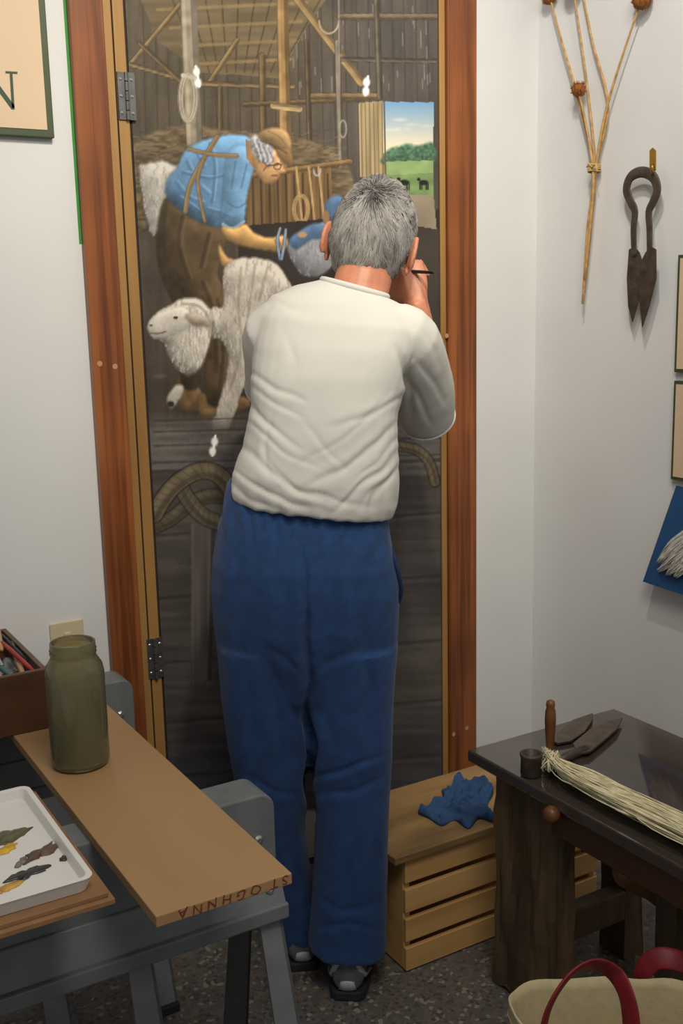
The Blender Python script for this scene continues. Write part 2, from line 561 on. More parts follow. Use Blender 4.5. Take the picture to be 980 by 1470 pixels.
def beam(a, b_, w, c, dark=.62):
    stroke([a, b_], w + 2, [v * .5 for v in c], .7); stroke([a, b_], w, c, 1, .14)
    dx, dy = b_[0] - a[0], b_[1] - a[1]; L_ = math.hypot(dx, dy); nx, ny = -dy / L_, dx / L_
    if nx < 0 or (abs(nx) < .2 and ny < 0):
        nx, ny = -nx, -ny
    o = w * .32
    stroke([(a[0] + nx * o, a[1] + ny * o), (b_[0] + nx * o, b_[1] + ny * o)], w * .36, [v * dark for v in c], .8)
    stroke([(a[0] - nx * o, a[1] - ny * o), (b_[0] - nx * o, b_[1] - ny * o)], w * .2, [min(240, v * 1.2) for v in c], .6)


# base walls of the barn
t = np.clip((PY - 0) / 620, 0, 1)[..., None]
base = C((98, 86, 68)) * (1 - t) + C((72, 62, 54)) * t
rgt = np.clip((PX - 420) / 100, 0, 1)[..., None]
base = base * (1 - rgt) + C((84, 77, 70)) * rgt
col = base * (1 + .10 * n_soft + .08 * n_v + .04 * n_fine)[..., None]
for x in range(210, 640, 17):
    stroke([(x - 5, 0), (x + 2, 330)], 1.6, (58, 51, 46), .6)
rs_ = random.Random(5)
for k in range(34):
    x = rs_.uniform(420, 620); y = rs_.uniform(5, 120); stroke([(x, y), (x + .5, y + rs_.uniform(8, 26))], 1.2, (172, 168, 158), .5)
# roof underside
poly([(200, -5), (470, -5), (440, 40), (400, 112), (290, 104), (228, 60)], (112, 95, 66), .14, n_h)
for k in range(10):
    stroke([(246 + k * 24, -5), (288 + k * 12.5, 104)], 2, (74, 62, 46), .8)
for k in range(4):
    stroke([(226 + k * 18, 14 + k * 26), (440 - k * 8, 4 + k * 27)], 4.5, (150, 124, 82), .75)
beam((184, 96), (262, 2), 6, (140, 114, 74))
beam((186, 92), (290, 122), 5, (128, 106, 70))
beam((200, 62), (258, 116), 5, (112, 92, 62))
beam((340, 58), (298, 122), 6, (140, 114, 74)); beam((283, 120), (420, 124), 6, (128, 106, 70))
beam((316, 126), (316, 200), 6, (108, 90, 62)); beam((376, 80), (378, 186), 8, (120, 98, 64))
beam((350, 150), (520, 142), 6, (114, 93, 62)); beam((424, -5), (518, 118), 11, (152, 124, 80))
beam((488, 24), (630, 24), 8, (118, 102, 78)); beam((448, 138), (545, 138), 8, (128, 104, 68)); beam((488, 85), (625, 88), 5, (98, 87, 72)); beam((540, 0), (545, 140), 6, (100, 90, 74))
beam((484, 60), (489, 250), 6, (128, 115, 98)); beam((440, 60), (444, 200), 5, (96, 80, 58))
# hay
poly([(186, 222), (215, 192), (262, 180), (330, 188), (410, 196), (455, 206), (492, 228), (508, 268), (505, 330), (188, 330)], (104, 87, 62), .28, n_hay, vol=.4, vr=6)
for k in range(300):
    x = rs_.uniform(190, 495); y = rs_.uniform(188, 264); L_ = rs_.uniform(5, 14); a_ = rs_.uniform(-.5, .5)
    stroke([(x, y), (x + L_, y + a_ * L_)], 1, rs_.choice([(140, 120, 84), (66, 56, 44), (118, 100, 70)]), .55)
# posts
beam((270, -5), (279, 205), 22, (156, 144, 120), .7)
beam((405, -5), (412, 320), 15, (158, 122, 72), .6)
beam((392, 152), (430, 157), 8, (182, 150, 98))
for k in range(5):
    sstroke(arc(270, 140, 7 + k * 1.8, 30 + k * 1.7, -90, 270), 1.7, (206, 196, 174) if k % 2 else (150, 138, 116), .9)
stroke([(262, 108), (279, 112)], 5, (200, 188, 166))
sstroke(arc(472, 30, 14, 18, 0, 180), 2, (176, 162, 132)); stroke([(486, 0), (488, 240)], 2, (156, 146, 132), .7)
sstroke(arc(492, 185, 5, 12, 0, 360), 2, (150, 142, 130))
# stall fence and tools
poly([(345, 252), (474, 234), (480, 330), (345, 330)], (116, 88, 54), .2, n_v)
for x in range(350, 478, 12):
    stroke([(x, 250), (x + 2, 325)], 2, (66, 49, 32), .85); stroke([(x + 4, 250), (x + 6, 325)], 1.5, (142, 110, 70), .5)
beam((345, 254), (502, 232), 7, (146, 112, 68))
for x in (428, 446, 460):
    stroke([(x - 3, 240), (x + 5, 314)], 3, (186, 148, 92))
for k in range(3):
    sstroke(arc(432, 300, 8 + k * 2, 17 + k * 2, 0, 360), 1.6, (176, 140, 88))
sstroke(arc(455, 243, 5, 9, 0, 180), 2.2, (160, 160, 160))
# shadowed floor region in the middle
poly([(340, 325), (630, 300), (630, 480), (345, 420)], (54, 47, 42), .12, n_soft)
# doorway out to the field
poly([(514, 148), (549, 145), (553, 252), (516, 255)], (168, 145, 102), .16, n_v)
for x in range(518, 550, 6):
    stroke([(x, 148), (x + 2, 253)], 1.4, (108, 88, 58), .8)
msk = inpoly([(549, 146), (622, 147), (622, 280), (552, 276)]).astype(float)
tt = np.clip((PY - 147) / 62, 0, 1)[..., None]
put(msk, C((112, 162, 204)) * (1 - tt) + C((236, 222, 188)) * tt)
for k in range(8):
    blob(rs_.uniform(557, 615), rs_.uniform(165, 195), rs_.uniform(8, 16), 3.5, (226, 224, 214), .4, .9)
poly([(551, 222), (560, 213), (572, 210), (585, 206), (596, 209), (605, 208), (621, 205), (621, 234), (551, 236)], (74, 112, 84), .25, n_fine, vol=.4, vr=3)
poly([(551, 232), (622, 230), (622, 252), (552, 256)], (142, 172, 102), .08)
poly([(552, 252), (622, 248), (622, 282), (553, 278)], (120, 150, 88), .12)
stroke([(551, 146), (554, 278)], 2, (96, 78, 52))
for sx, sy, sc in ((580, 262, 1.0), (608, 262, .9), (559, 258, .7)):
    blob(sx, sy, 9 * sc, 5 * sc, (34, 30, 30)); blob(sx - 8 * sc, sy - 5 * sc, 3.4 * sc, 3 * sc, (28, 26, 26))
    for lx in (-6, -3, 4, 7):
        stroke([(sx + lx * sc, sy + 2), (sx + lx * sc, sy + 11 * sc)], 1.6, (28, 26, 26))
poly([(520, 280), (622, 280), (628, 345), (560, 330)], (152, 136, 112), .12, n_soft)
poly([(560, 318), (632, 330), (632, 480), (600, 470)], (68, 60, 53), .1, n_soft)


def wool(pts, c, n=120, s=4.0, seed=1, vol=.5, vr=7):
    pts = smp(pts, 3)
    r = random.Random(seed)
    pts2 = []
    for i, (x, y) in enumerate(pts):
        pts2.append((x + r.uniform(-1.8, 1.8), y + r.uniform(-1.8, 1.8)))
    m_ = inpoly(pts2).astype(float); bl_ = blur(blur(m_, vr), vr)
    sh = 1 + .07 * n_mid + .05 * n_fine - .7 * vol * vr * 2.2 * (np.gradient(bl_, axis=1) * .5 + np.gradient(bl_, axis=0) * .85)
    sh = np.clip(sh, .5, 1.2)
    put(blur(m_, 3) * .6, C((44, 36, 30)) * np.ones(PX.shape + (1,)))
    put(blur(m_, 1), C(c) * sh[..., None])
    global col
    keep = col.copy()
    xs = [p[0] for p in pts]; ys = [p[1] for p in pts]
    for _ in range(n):      # short downward locks of fleece
        x = r.uniform(min(xs), max(xs)); y = r.uniform(min(ys), max(ys)); L_ = s * r.uniform(1.0, 2.2); bx_ = r.uniform(-3, 3)
        sstroke([(x, y), (x + bx_, y + L_ * .5), (x + bx_ * .3, y + L_)], 1.8, [v * .76 for v in c], .45)
        sstroke([(x + 2, y - 1), (x + bx_ + 2, y + L_ * .5 - 1), (x + bx_ * .3 + 2, y + L_ - 1)], 1.6, [min(250, v * 1.13) for v in c], .55)
    col = np.where(inpoly(pts2)[..., None], col, keep)


wool([(199, 246), (215, 234), (240, 233), (256, 246), (244, 280), (232, 322), (218, 338), (208, 300)], (184, 178, 168), 90, 4, 2)
# the farmer: far leg, near leg, boots
poly([(256, 540), (276, 532), (288, 562), (306, 584), (300, 590), (262, 590), (256, 575)], (116, 88, 56), .15, vol=.5, vr=3, ol=.9)
poly([(288, 566), (318, 570), (340, 568), (358, 574), (352, 588), (300, 603), (286, 592)], (126, 96, 62), .15, vol=.5, vr=3, ol=.9)
poly([(236, 285), (262, 300), (285, 330), (292, 400), (294, 460), (288, 520), (284, 556), (260, 552), (260, 500), (250, 440), (234, 402), (224, 352)], (72, 58, 40), .12, n_mid, vol=.5, vr=7, ol=.9)
poly([(246, 280), (282, 306), (320, 322), (324, 350), (312, 392), (324, 418), (338, 466), (336, 520), (330, 578), (298, 578), (294, 520), (288, 470), (270, 430), (246, 398), (236, 350)], (92, 74, 50), .12, n_mid, vol=.8, vr=8, ol=.9)
for p in ([(262, 310), (256, 350), (270, 400)], [(300, 335), (288, 384)], [(312, 430), (320, 500), (314, 565)], [(290, 405), (306, 450), (310, 520)]):
    sstroke(p, 5, (58, 46, 32), .45); sstroke([(x + 6, y - 1) for x, y in p], 3.5, (124, 102, 70), .35)
# torso, then the hanging near arm
poly([(240, 284), (240, 258), (254, 240), (268, 214), (300, 199), (338, 193), (360, 200), (370, 226), (362, 250), (344, 268), (330, 300), (318, 325), (296, 322), (270, 310)], (98, 144, 186), .06, n_mid, gr=(.1, -.1), vol=.7, vr=8, ol=.7)
for p in ([(252, 262), (268, 282), (290, 292)], [(268, 232), (282, 262), (300, 280)], [(300, 206), (308, 240), (304, 290)], [(262, 248), (300, 256), (322, 250)], [(296, 300), (316, 306)], [(280, 216), (292, 240)], [(256, 284), (284, 304)]):
    sstroke(p, 3.4, (66, 104, 146), .5); sstroke([(x + 4, y - 3) for x, y in p], 2.4, (150, 188, 218), .42)
poly([(330, 216), (348, 208), (364, 222), (362, 248), (354, 282), (350, 318), (334, 328), (317, 322), (320, 280), (322, 244)], (106, 153, 195), .06, n_mid, vol=.8, vr=6, ol=.55)
for p in ([(326, 290), (340, 298), (352, 292)], [(322, 308), (338, 314)], [(338, 232), (332, 270)], [(354, 236), (346, 270)]):
    sstroke(p, 2.8, (68, 106, 148), .5)
sstroke([(320, 322), (334, 328), (350, 318)], 4, (136, 178, 210))
# braces
for p, w0 in (([(312, 196), (290, 232), (272, 268), (266, 304)], 6), ([(270, 214), (306, 222), (340, 224)], 5), ([(292, 230), (284, 262), (294, 318)], 4)):
    sstroke(p, w0 + 2, (60, 72, 88), .5); sstroke(p, w0, (140, 110, 66)); sstroke([(x - 1, y - 1) for x, y in p], 1.6, (176, 146, 98), .6)
# forearms and hands
poly([(318, 326), (336, 328), (352, 322), (364, 334), (386, 342), (402, 338), (412, 342), (412, 354), (400, 361), (380, 359), (350, 354), (326, 344)], (204, 156, 88), .08, n_mid, vol=.7, vr=4, ol=.7)
for k in range(3):
    stroke([(394 + k * 6, 344), (399 + k * 5, 358)], 2, (150, 102, 60), .7)
poly([(314, 350), (326, 370), (345, 373), (351, 382), (328, 388), (316, 374)], (198, 152, 90), .1, vol=.6, vr=3, ol=.6)
# head: neck, face in profile, grey hair, cap with its peak
poly([(352, 200), (372, 206), (378, 240), (366, 244), (354, 228)], (168, 122, 80), .1)
poly([(368, 212), (392, 214), (402, 226), (404, 238), (410, 246), (402, 250), (398, 258), (386, 264), (374, 258), (366, 242)], (204, 154, 100), .08, n_mid, vol=.7, vr=3, ol=.6)
poly([(358, 204), (366, 194), (382, 198), (392, 216), (390, 236), (380, 240), (370, 230), (362, 218)], (166, 166, 168), .25, n_fine, vol=.5, vr=3)
for k in range(7):
    sstroke([(362 + k * 4, 202 + k * 2), (368 + k * 4, 218 + k * 2), (372 + k * 3, 232)], 1.5, (222, 222, 222) if k % 2 else (112, 112, 116), .7)
poly([(370, 194), (380, 186), (398, 183), (412, 190), (418, 206), (417, 220), (404, 218), (390, 208), (376, 202)], (160, 126, 80), .1, n_mid, vol=.7, vr=4, ol=.7)
poly([(398, 214), (414, 214), (420, 226), (418, 238), (408, 234), (398, 224)], (134, 103, 64), .1, vol=.5, vr=2, ol=.7)
sstroke([(374, 202), (394, 210), (412, 220)], 2, (86, 64, 40), .8); sstroke([(384, 188), (400, 196), (412, 210)], 1.5, (120, 94, 60), .7)
stroke([(382, 238), (404, 236)], 1.8, (80, 58, 44)); sstroke(arc(398, 239, 5, 4.5, 0, 360), 1.4, (90, 70, 54)); sstroke([(390, 252), (398, 252)], 2, (130, 84, 58)); blob(378, 238, 4, 6, (188, 136, 88)); sstroke([(376, 232), (382, 238), (378, 245)], 1.5, (140, 92, 60))
# shears and second figure
wool([(414, 352), (440, 334), (470, 322), (478, 380), (440, 398), (418, 374)], (146, 148, 154), 50, 4, 4)
poly([(414, 346), (432, 330), (455, 320), (476, 326), (474, 342), (448, 344), (426, 358)], (78, 108, 146), .12, vol=.6, vr=4)
poly([(466, 296), (474, 284), (490, 282), (494, 304), (486, 320), (472, 318)], (78, 112, 152), .1, vol=.6, vr=3); blob(434, 337, 8, 5, (188, 144, 98)); blob(468, 312, 6, 12, (148, 112, 76))
for p in ([(402, 328), (398, 346), (402, 372)], [(410, 330), (408, 350), (404, 372)]):
    sstroke(p, 5, (50, 62, 80), .8); sstroke(p, 3.2, (136, 158, 182))
# sheep held by the farmer: the neck runs behind his near leg to the body
wool([(322, 388), (338, 374), (358, 370), (386, 374), (412, 400), (420, 420), (384, 440), (370, 480), (362, 530), (348, 562), (336, 592), (324, 622), (308, 624), (312, 592), (322, 556), (328, 520), (320, 490), (296, 484), (290, 456), (306, 442), (322, 436)], (192, 183, 169), 360, 5, 7, .65, 8)
for p in ([(346, 384), (342, 440), (346, 500), (330, 560)], [(366, 380), (358, 440), (352, 500)], [(384, 384), (372, 430)]):
    sstroke(p, 4, (132, 122, 108), .4)
poly([(306, 600), (324, 602), (322, 628), (316, 640), (304, 640), (304, 622)], (170, 158, 146), .08, vol=.5, vr=3)
wool([(214, 462), (238, 442), (268, 428), (296, 436), (305, 462), (300, 500), (286, 530), (266, 540), (246, 518), (236, 492), (220, 486)], (202, 194, 180), 230, 4.5, 9, .7, 7)
sstroke([(306, 462), (301, 496), (287, 528), (268, 540)], 3, (84, 74, 62), .5)
poly([(213, 464), (226, 452), (246, 442), (266, 442), (276, 458), (262, 474), (240, 484), (222, 486), (214, 478)], (210, 202, 188), .06, vol=.5, vr=4, ol=.3)
blob(252, 456, 4.0, 2.8, (58, 48, 42)); sstroke([(215, 478), (226, 479), (238, 476)], 1.8, (106, 90, 76)); blob(217, 467, 3, 2, (106, 90, 76)); poly([(266, 452), (282, 450), (298, 458), (302, 468), (282, 468), (270, 462)], (172, 158, 140), .08, vol=.6, vr=3, ol=.4)
sstroke([(262, 436), (286, 440), (302, 462), (300, 484)], 4, (156, 145, 128), .6)
poly([(240, 570), (254, 552), (264, 558), (254, 578), (244, 586)], (182, 172, 160), .08, vol=.5, vr=3); blob(245, 580, 6, 5, (52, 46, 42)); blob(230, 540, 14, 5, (122, 114, 106), .5, .8)
# barn floor: grey boards
g = np.clip((PY - 590) / 30, 0, 1) * inpoly([(180, 585), (640, 585), (640, 760), (180, 760)])
put(g * .95, C((98, 92, 87)) * (1 + .20 * n_h + .06 * n_fine)[..., None])
for k, y in enumerate((604, 620, 640, 664)):
    stroke([(220, y), (640, y - 12)], 2.2, (60, 55, 51), .6); stroke([(220, y + 4), (640, y - 8)], 2, (132, 126, 119), .3)
low = np.clip((PY - 672) / 14, 0, 1)
put(low, C((84, 77, 73)) * (1 + .13 * n_h + .12 * n_soft + .03 * n_fine)[..., None])
stroke([(200, 678), (640, 660)], 5, (52, 47, 45), .55)
for k, y in enumerate((765, 855, 948, 1034, 1112)):
    stroke([(200, y + 6), (640, y - 30)], 4, (54, 50, 49), .55); stroke([(200, y + 12), (640, y - 24)], 4, (106, 99, 96), .3)
for k in range(90):
    x = rs_.uniform(220, 600); y = rs_.uniform(690, 1130); stroke([(x, y), (x + rs_.uniform(30, 90), y - rs_.uniform(0, 5))], rs_.uniform(2, 5), rs_.choice([(102, 95, 91), (66, 60, 58), (108, 101, 97)]), .25)
poly([(274, 752), (306, 746), (300, 975), (274, 985)], (96, 89, 86), .14, n_v); stroke([(306, 748), (301, 975)], 5, (58, 54, 53), .7); stroke([(277, 752), (277, 980)], 2, (120, 113, 108), .4)


def rope(pts, w, c):
    pp = [tuple(p)[:2] for p in smooth_path([Vector((x, y, 0)) for x, y in pts], 6)]
    stroke(pp, w + 5, (44, 39, 35), .6); stroke(pp, w, c); stroke([(x - 2, y - w * .22) for x, y in pp], w * .3, [min(240, v * 1.25) for v in c], .5)
    stroke([(x + 2, y + w * .28) for x, y in pp], w * .3, [v * .68 for v in c], .6)
    for i in range(1, len(pp) - 1, 2):
        x, y = pp[i]; dx, dy = pp[i + 1][0] - pp[i - 1][0], pp[i + 1][1] - pp[i - 1][1]; L_ = math.hypot(dx, dy) + 1e-6
        nx, ny = -dy / L_, dx / L_
        stroke([(x - nx * w * .45 - dx * .4, y - ny * w * .45 - dy * .4), (x + nx * w * .45 + dx * .4, y + ny * w * .45 + dy * .4)], 1.5, [v * .6 for v in c], .4)


rope([(222, 756), (246, 744), (272, 724), (300, 712), (336, 716)], 18, (92, 83, 66))
rope([(340, 756), (312, 750), (288, 738), (268, 714), (256, 690)], 20, (98, 88, 70))
rope([(222, 738), (236, 714), (256, 692), (286, 676), (314, 682), (336, 710)], 22, (112, 98, 74))
rope([(572, 640), (598, 646), (616, 664), (624, 692)], 12, (108, 94, 70))
bl = np.clip((PY - 1010) / 120, 0, 1)
put(bl * .35, C((60, 70, 92)) * np.ones(PX.shape + (1,)))
put(np.clip((PY - 1160) / 6, 0, 1), C((176, 176, 172)) * (1 + .05 * n_soft)[..., None])
# the whole picture is muted and slightly hazy
lum = (col * np.array([.3, .59, .11])).sum(-1, keepdims=True)
col = (col * .86 + lum * .14) * .97 + 3
# small white blobs and strokes laid over the finished picture
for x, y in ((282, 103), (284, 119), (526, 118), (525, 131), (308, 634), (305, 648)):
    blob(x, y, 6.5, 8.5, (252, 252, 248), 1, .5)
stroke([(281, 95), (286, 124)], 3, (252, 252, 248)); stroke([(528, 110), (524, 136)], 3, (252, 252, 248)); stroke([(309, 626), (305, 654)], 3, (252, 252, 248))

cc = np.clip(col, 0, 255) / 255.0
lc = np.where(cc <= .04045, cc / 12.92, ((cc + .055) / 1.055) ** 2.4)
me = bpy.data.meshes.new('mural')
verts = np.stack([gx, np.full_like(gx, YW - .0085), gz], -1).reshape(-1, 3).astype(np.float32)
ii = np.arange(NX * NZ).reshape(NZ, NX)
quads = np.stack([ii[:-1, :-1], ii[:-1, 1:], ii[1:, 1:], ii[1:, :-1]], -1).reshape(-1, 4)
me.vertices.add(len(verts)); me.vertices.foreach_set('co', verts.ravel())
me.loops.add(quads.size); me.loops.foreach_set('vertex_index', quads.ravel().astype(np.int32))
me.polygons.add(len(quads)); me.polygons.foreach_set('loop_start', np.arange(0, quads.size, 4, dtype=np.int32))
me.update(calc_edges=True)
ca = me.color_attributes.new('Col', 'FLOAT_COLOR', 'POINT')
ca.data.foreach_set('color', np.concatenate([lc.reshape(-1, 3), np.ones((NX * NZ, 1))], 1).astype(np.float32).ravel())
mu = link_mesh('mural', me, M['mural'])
tag(mu, 'tall dark painted mural of a farmer in blue shirt shearing sheep in a barn', 'painting')

# ------------------------------------------------------------------ person
O = Vector((1.03, 1.765, 0))
AZ = math.radians(30)
FW = Vector((math.sin(AZ), math.cos(AZ), 0)); RT = Vector((math.cos(AZ), -math.sin(AZ), 0))


def Q(px, py, q):
    r = ray(px, py)
    tt_ = (q + (O - CAM).dot(FW)) / r.dot(FW)
    return CAM + r * tt_


def spow(v, p):
    return math.copysign(abs(v) ** p, v)


def ring(Lp, Rp, q, bb, n=32, e=.85, sh=1.0):
    Lw = Q(Lp[0], Lp[1], q); Rw = Q(Rp[0], Rp[1], q)
    c = (Lw + Rw) / 2; a = (Rw - Lw) / 2 * sh; d = FW * bb * sh
    return [c + a * spow(math.cos(t_), e) + d * spow(math.sin(t_), e) for t_ in [2 * math.pi * j / n for j in range(n)]]


SH = [((333, 712), (564, 742), .125, .126), ((330, 700), (571, 724), .125, .130), ((333, 674), (573, 690), .125, .133), ((347, 640), (571, 640), .13, .13), ((360, 590), (571, 590), .14, .13), ((361, 540), (582, 540), .155, .13),
      ((365, 495), (594, 505), .17, .125), ((372, 452), (600, 474), .185, .115), ((388, 424), (590, 452), .195, .095), ((424, 408), (570, 434), .20, .075), ((464, 401), (554, 426), .205, .06)]
PEL = [((328, 690), (560, 700), .13, .113), ((321, 722), (557, 742), .13, .119), ((313, 756), (561, 764), .13, .130), ((304, 805), (570, 805), .125, .137), ((302, 840), (575, 840), .125, .137), ((306, 890), (573, 890), .125, .128), ((312, 940), (569, 940), .125, .112), ((322, 985), (562, 985), .125, .090), ((350, 1030), (535, 1030), .125, .050)]
LLEG = [((311, 920), (452, 920), .13, .115), ((319, 1000), (447, 1000), .135, .104), ((327, 1060), (443, 1060), .14, .096), ((336, 1110), (441, 1110), .145, .09), ((354, 1180), (437, 1180), .16, .085), ((372, 1240), (445, 1240), .175, .08), ((386, 1300), (460, 1300), .19, .08), ((394, 1342), (470, 1346), .20, .08)]
RLEG = [((430, 920), (571, 920), .125, .115), ((436, 1000), (566, 1000), .12, .104), ((441, 1060), (563, 1060), .11, .097), ((445, 1110), (561, 1110), .105, .09), ((451, 1180), (558, 1180), .09, .085), ((450, 1240), (556, 1240), .085, .085), ((446, 1300), (554, 1300), .08, .085), ((443, 1352), (553, 1360), .075, .085)]

P = thing('person', 'grey-haired person in white T-shirt and blue trousers painting the mural, seen from behind', 'person', (1.04, 1.86, 0))
# head frame
hc = Q(534, 346, .27)
ya = math.radians(10); pa = math.radians(10); ra = math.radians(12)
hf = FW * math.cos(ya) + RT * math.sin(ya); hr = RT * math.cos(ya) - FW * math.sin(ya)
hy = hf * math.cos(pa) - Z3 * math.sin(pa); hz0 = hf * math.sin(pa) + Z3 * math.cos(pa)
hz = hz0 * math.cos(ra) + hr * math.sin(ra); hx = hr * math.cos(ra) - hz0 * math.sin(ra)


def HL(x, y, z):
    return hc + hx * x + hy * y + hz * z


def gs(x, z, x0, z0, sx, sz):
    return math.exp(-((x - x0) / sx) ** 2 - ((z - z0) / sz) ** 2)


bm = B()
rings = []
for i in range(1, 60):
    th = math.pi * i / 60; rr_ = []
    for j in range(72):
        ph = 2 * math.pi * j / 72
        dx, dy, dz = math.sin(th) * math.cos(ph), math.sin(th) * math.sin(ph), math.cos(th)
        x, y, z = .077 * dx, .097 * dy, .120 * dz
        if dz < 0:
            k = -dz
            x *= 1 - .22 * k
            if dy < 0:
                y *= 1 - .30 * k
        if dy > 0:
            w = min(1, dy * 2)
            y += w * (.024 * gs(x, z, 0, -.026, .012, .016) + .014 * gs(x, z, 0, -.002, .009, .028) + .010 * gs(x, z, 0, -.104, .024, .016)
                      + .007 * gs(x, z, 0, -.061, .022, .005) + .007 * gs(x, z, 0, -.072, .020, .005) - .005 * gs(x, z, 0, -.0665, .024, .003)
                      + .006 * gs(x, z, 0, .03, .05, .009) - .012 * gs(x, z, .031, .006, .015, .010) - .012 * gs(x, z, -.031, .006, .015, .010)
                      + .005 * gs(x, z, .04, -.03, .018, .018) + .005 * gs(x, z, -.04, -.03, .018, .018))
        rr_.append(HL(x, y, z))
    rings.append(rr_)
loft(bm, rings)
for s in (-1, 1):     # ears: a dish with a raised rim and a lobe
    ec = Vector((s * .086, -.014, -.016))
    ellipsoid(bm, HL(*ec), ((hx * .007 * s + hy * -.004), hy * .017 - hx * .006 * s, hz * .031), 14, 10)
    pts = []
    for a in range(-60, 250, 20):
        pts.append(HL(ec.x + s * (.006 + .005 * math.cos(math.radians(a - 180))), ec.y - .019 * math.cos(math.radians(a)) * -1, ec.z + .034 * math.sin(math.radians(a))))
    tube(bm, pts, .0055, 8)
    ellipsoid(bm, HL(ec.x, ec.y + .006, ec.z - .033), (hx * .006, hy * .010, hz * .011), 10, 8)
# neck
tube(bm, [Q(508, 462, .20), Q(514, 428, .208), Q(522, 398, .23), Q(529, 370, .255)], [.060, .059, .058, .056], 20)
# trunk and legs under the clothes
loft(bm, [ring(a, b_, q, d, sh=.84) for a, b_, q, d in PEL[-3::-1]] + [ring(a, b_, q, d, sh=.84) for a, b_, q, d in SH[2:-1]])
for LG in (LLEG, RLEG):
    loft(bm, [ring(a, b_, q, d, sh=s_) for (a, b_, q, d), s_ in zip(LG, (.78, .76, .72, .66, .6, .58, .5, .45))])


def hand(bm, W, U, A, N, curls, pinch=None):
    U = U.normalized(); N = (N - U * N.dot(U)).normalized(); A = (A - U * A.dot(U) - N * A.dot(N)).normalized()
    rg = []
    for tq, wd, th in ((-.012, .024, .019), (.012, .030, .019), (.035, .038, .019), (.06, .042, .0175), (.082, .041, .015), (.094, .036, .011)):
        c = W + U * tq
        rg.append([c + A * (wd * spow(math.cos(t_), .8)) + N * (th * spow(math.sin(t_), .8)) for t_ in [2 * math.pi * j / 18 for j in range(18)]])
    loft(bm, rg)
    lens = ((.040, .025, .020), (.045, .029, .021), (.041, .027, .020), (.032, .020, .018))
    rad = (.0092, .0095, .0090, .0080)
    for i in range(4):
        K = W + U * (.086 - .004 * abs(i - 1)) + A * (.031 - .0205 * i)
        if i == 0 and pinch is not None:
            mid = K + (pinch - K) * .5 + (U * .8 + N * .25) * .022
            pts = [K - U * .02, K, mid - (pinch - mid) * .1, mid + (pinch - mid) * .35, pinch]
        else:
            p = K.copy(); pts = [K - U * .02, K]; ang = 0
            for L_, ca_ in zip(lens[i], curls[i]):
                ang += math.radians(ca_)
                p = p + (U * math.cos(ang) - N * math.sin(ang)) * L_ + A * (.002 * (1 - i))
                pts.append(p.copy())
        r = rad[i]
        tube(bm, pts, [r, r * 1.06, r * 1.0, r * .92, r * .78], 10)
    T0 = W + U * .018 + A * .026
    if pinch is not None:
        pts = [T0, T0 + U * .022 + A * .014 - N * .012, T0 + (pinch - T0) * .62 + A * .012 - N * .006, pinch - U * .012]
    else:
        pts = [T0, T0 + U * .022 + A * .022 - N * .006, T0 + U * .050 + A * .030 - N * .014, T0 + U * .072 + A * .026 - N * .022]
    tube(bm, pts, [.0165, .0135, .0115, .0085], 10)


# arms: the right hand is raised beside the cheek and pinches the brush
U = Z3 * .88 + FW * .36 - RT * .24
A_ = -RT + FW * .35; N_ = -FW + Z3 * .40 - RT * .25
Un = U.normalized(); Nn = (N_ - Un * N_.dot(Un)).normalized(); An = (A_ - Un * A_.dot(Un) - Nn * A_.dot(Nn)).normalized()
PN = Q(560, 388, .455)
K0 = PN - FW * .048 - Z3 * .006
wR = K0 - Un * .086 - An * .031
sR = Q(584, 490, .185); eR = Q(610, 598, .36)
tube(bm, smooth_path([sR, (sR + eR) / 2 + RT * .006, eR], 4), [.056, .055, .053, .051, .049, .047, .045, .043, .040], 16)
tube(bm, smooth_path([eR, (eR + wR) / 2 + RT * .008, wR], 4), [.040, .043, .044, .043, .040, .036, .032, .029, .027], 16)
sL = Q(396, 480, .185); eL = Q(394, 565, .36); wL = Q(452, 545, .475)
tube(bm, smooth_path([sL, (sL + eL) / 2, eL], 4), [.056, .055, .053, .051, .049, .047, .045, .043, .040], 16)
tube(bm, smooth_path([eL, (eL + wL) / 2, wL], 4), [.040, .043, .043, .042, .039, .035, .031, .028, .026], 16)
hand(bm, wR, U, A_, N_, ((30, 60, 40), (40, 62, 40), (48, 66, 42), (56, 66, 42)), PN)
hand(bm, wL, (wL - eL) + FW * .03, Z3, -FW * .6 - RT * .4 + Z3 * .2, ((18, 28, 18), (24, 32, 20), (28, 34, 22), (30, 36, 22)))
for LG in (LLEG, RLEG):
    hp = (Q(LG[-1][0][0], LG[-1][0][1], LG[-1][2]) + Q(LG[-1][1][0], LG[-1][1][1], LG[-1][2])) / 2
    tube(bm, [hp + Z3 * .06, Vector((hp.x, hp.y, .09)) - FW * .02, Vector((hp.x, hp.y, .055)) + FW * .03, Vector((hp.x, hp.y, .045)) + FW * .11], [.04, .034, .032, .024], 12)
body = obj('body', bm, M['skin'], P)
remesh(body, .0040, 3, .5)
for s in (-1, 1):
    bm = B(); ellipsoid(bm, HL(s * .031, .079, .006), (hx * .012, hy * .012, hz * .012), 14, 10)
    ey = obj('eye', bm, M['eyewhite'], P, True)
    bm = B(); lathe(bm, HL(s * .031, .0895, .006), hy, [(.0055, 0), (.005, .0015), (.001, .0022)], 12); obj('iris', bm, M['greenhandle'], ey, True)
    bm = B(); tube(bm, [HL(s * (.012 + .009 * k), .094 - .0012 * k * k, .028 + .003 * math.sin(k * .8)) for k in range(5)], [.003, .004, .004, .0035, .002], 8)
    obj('eyebrow', bm, M['shoe_grey'], P, True)

# hair: a full cap and strands sweeping away from the crown
CR = Vector((-.06, -.74, .66)).normalized()


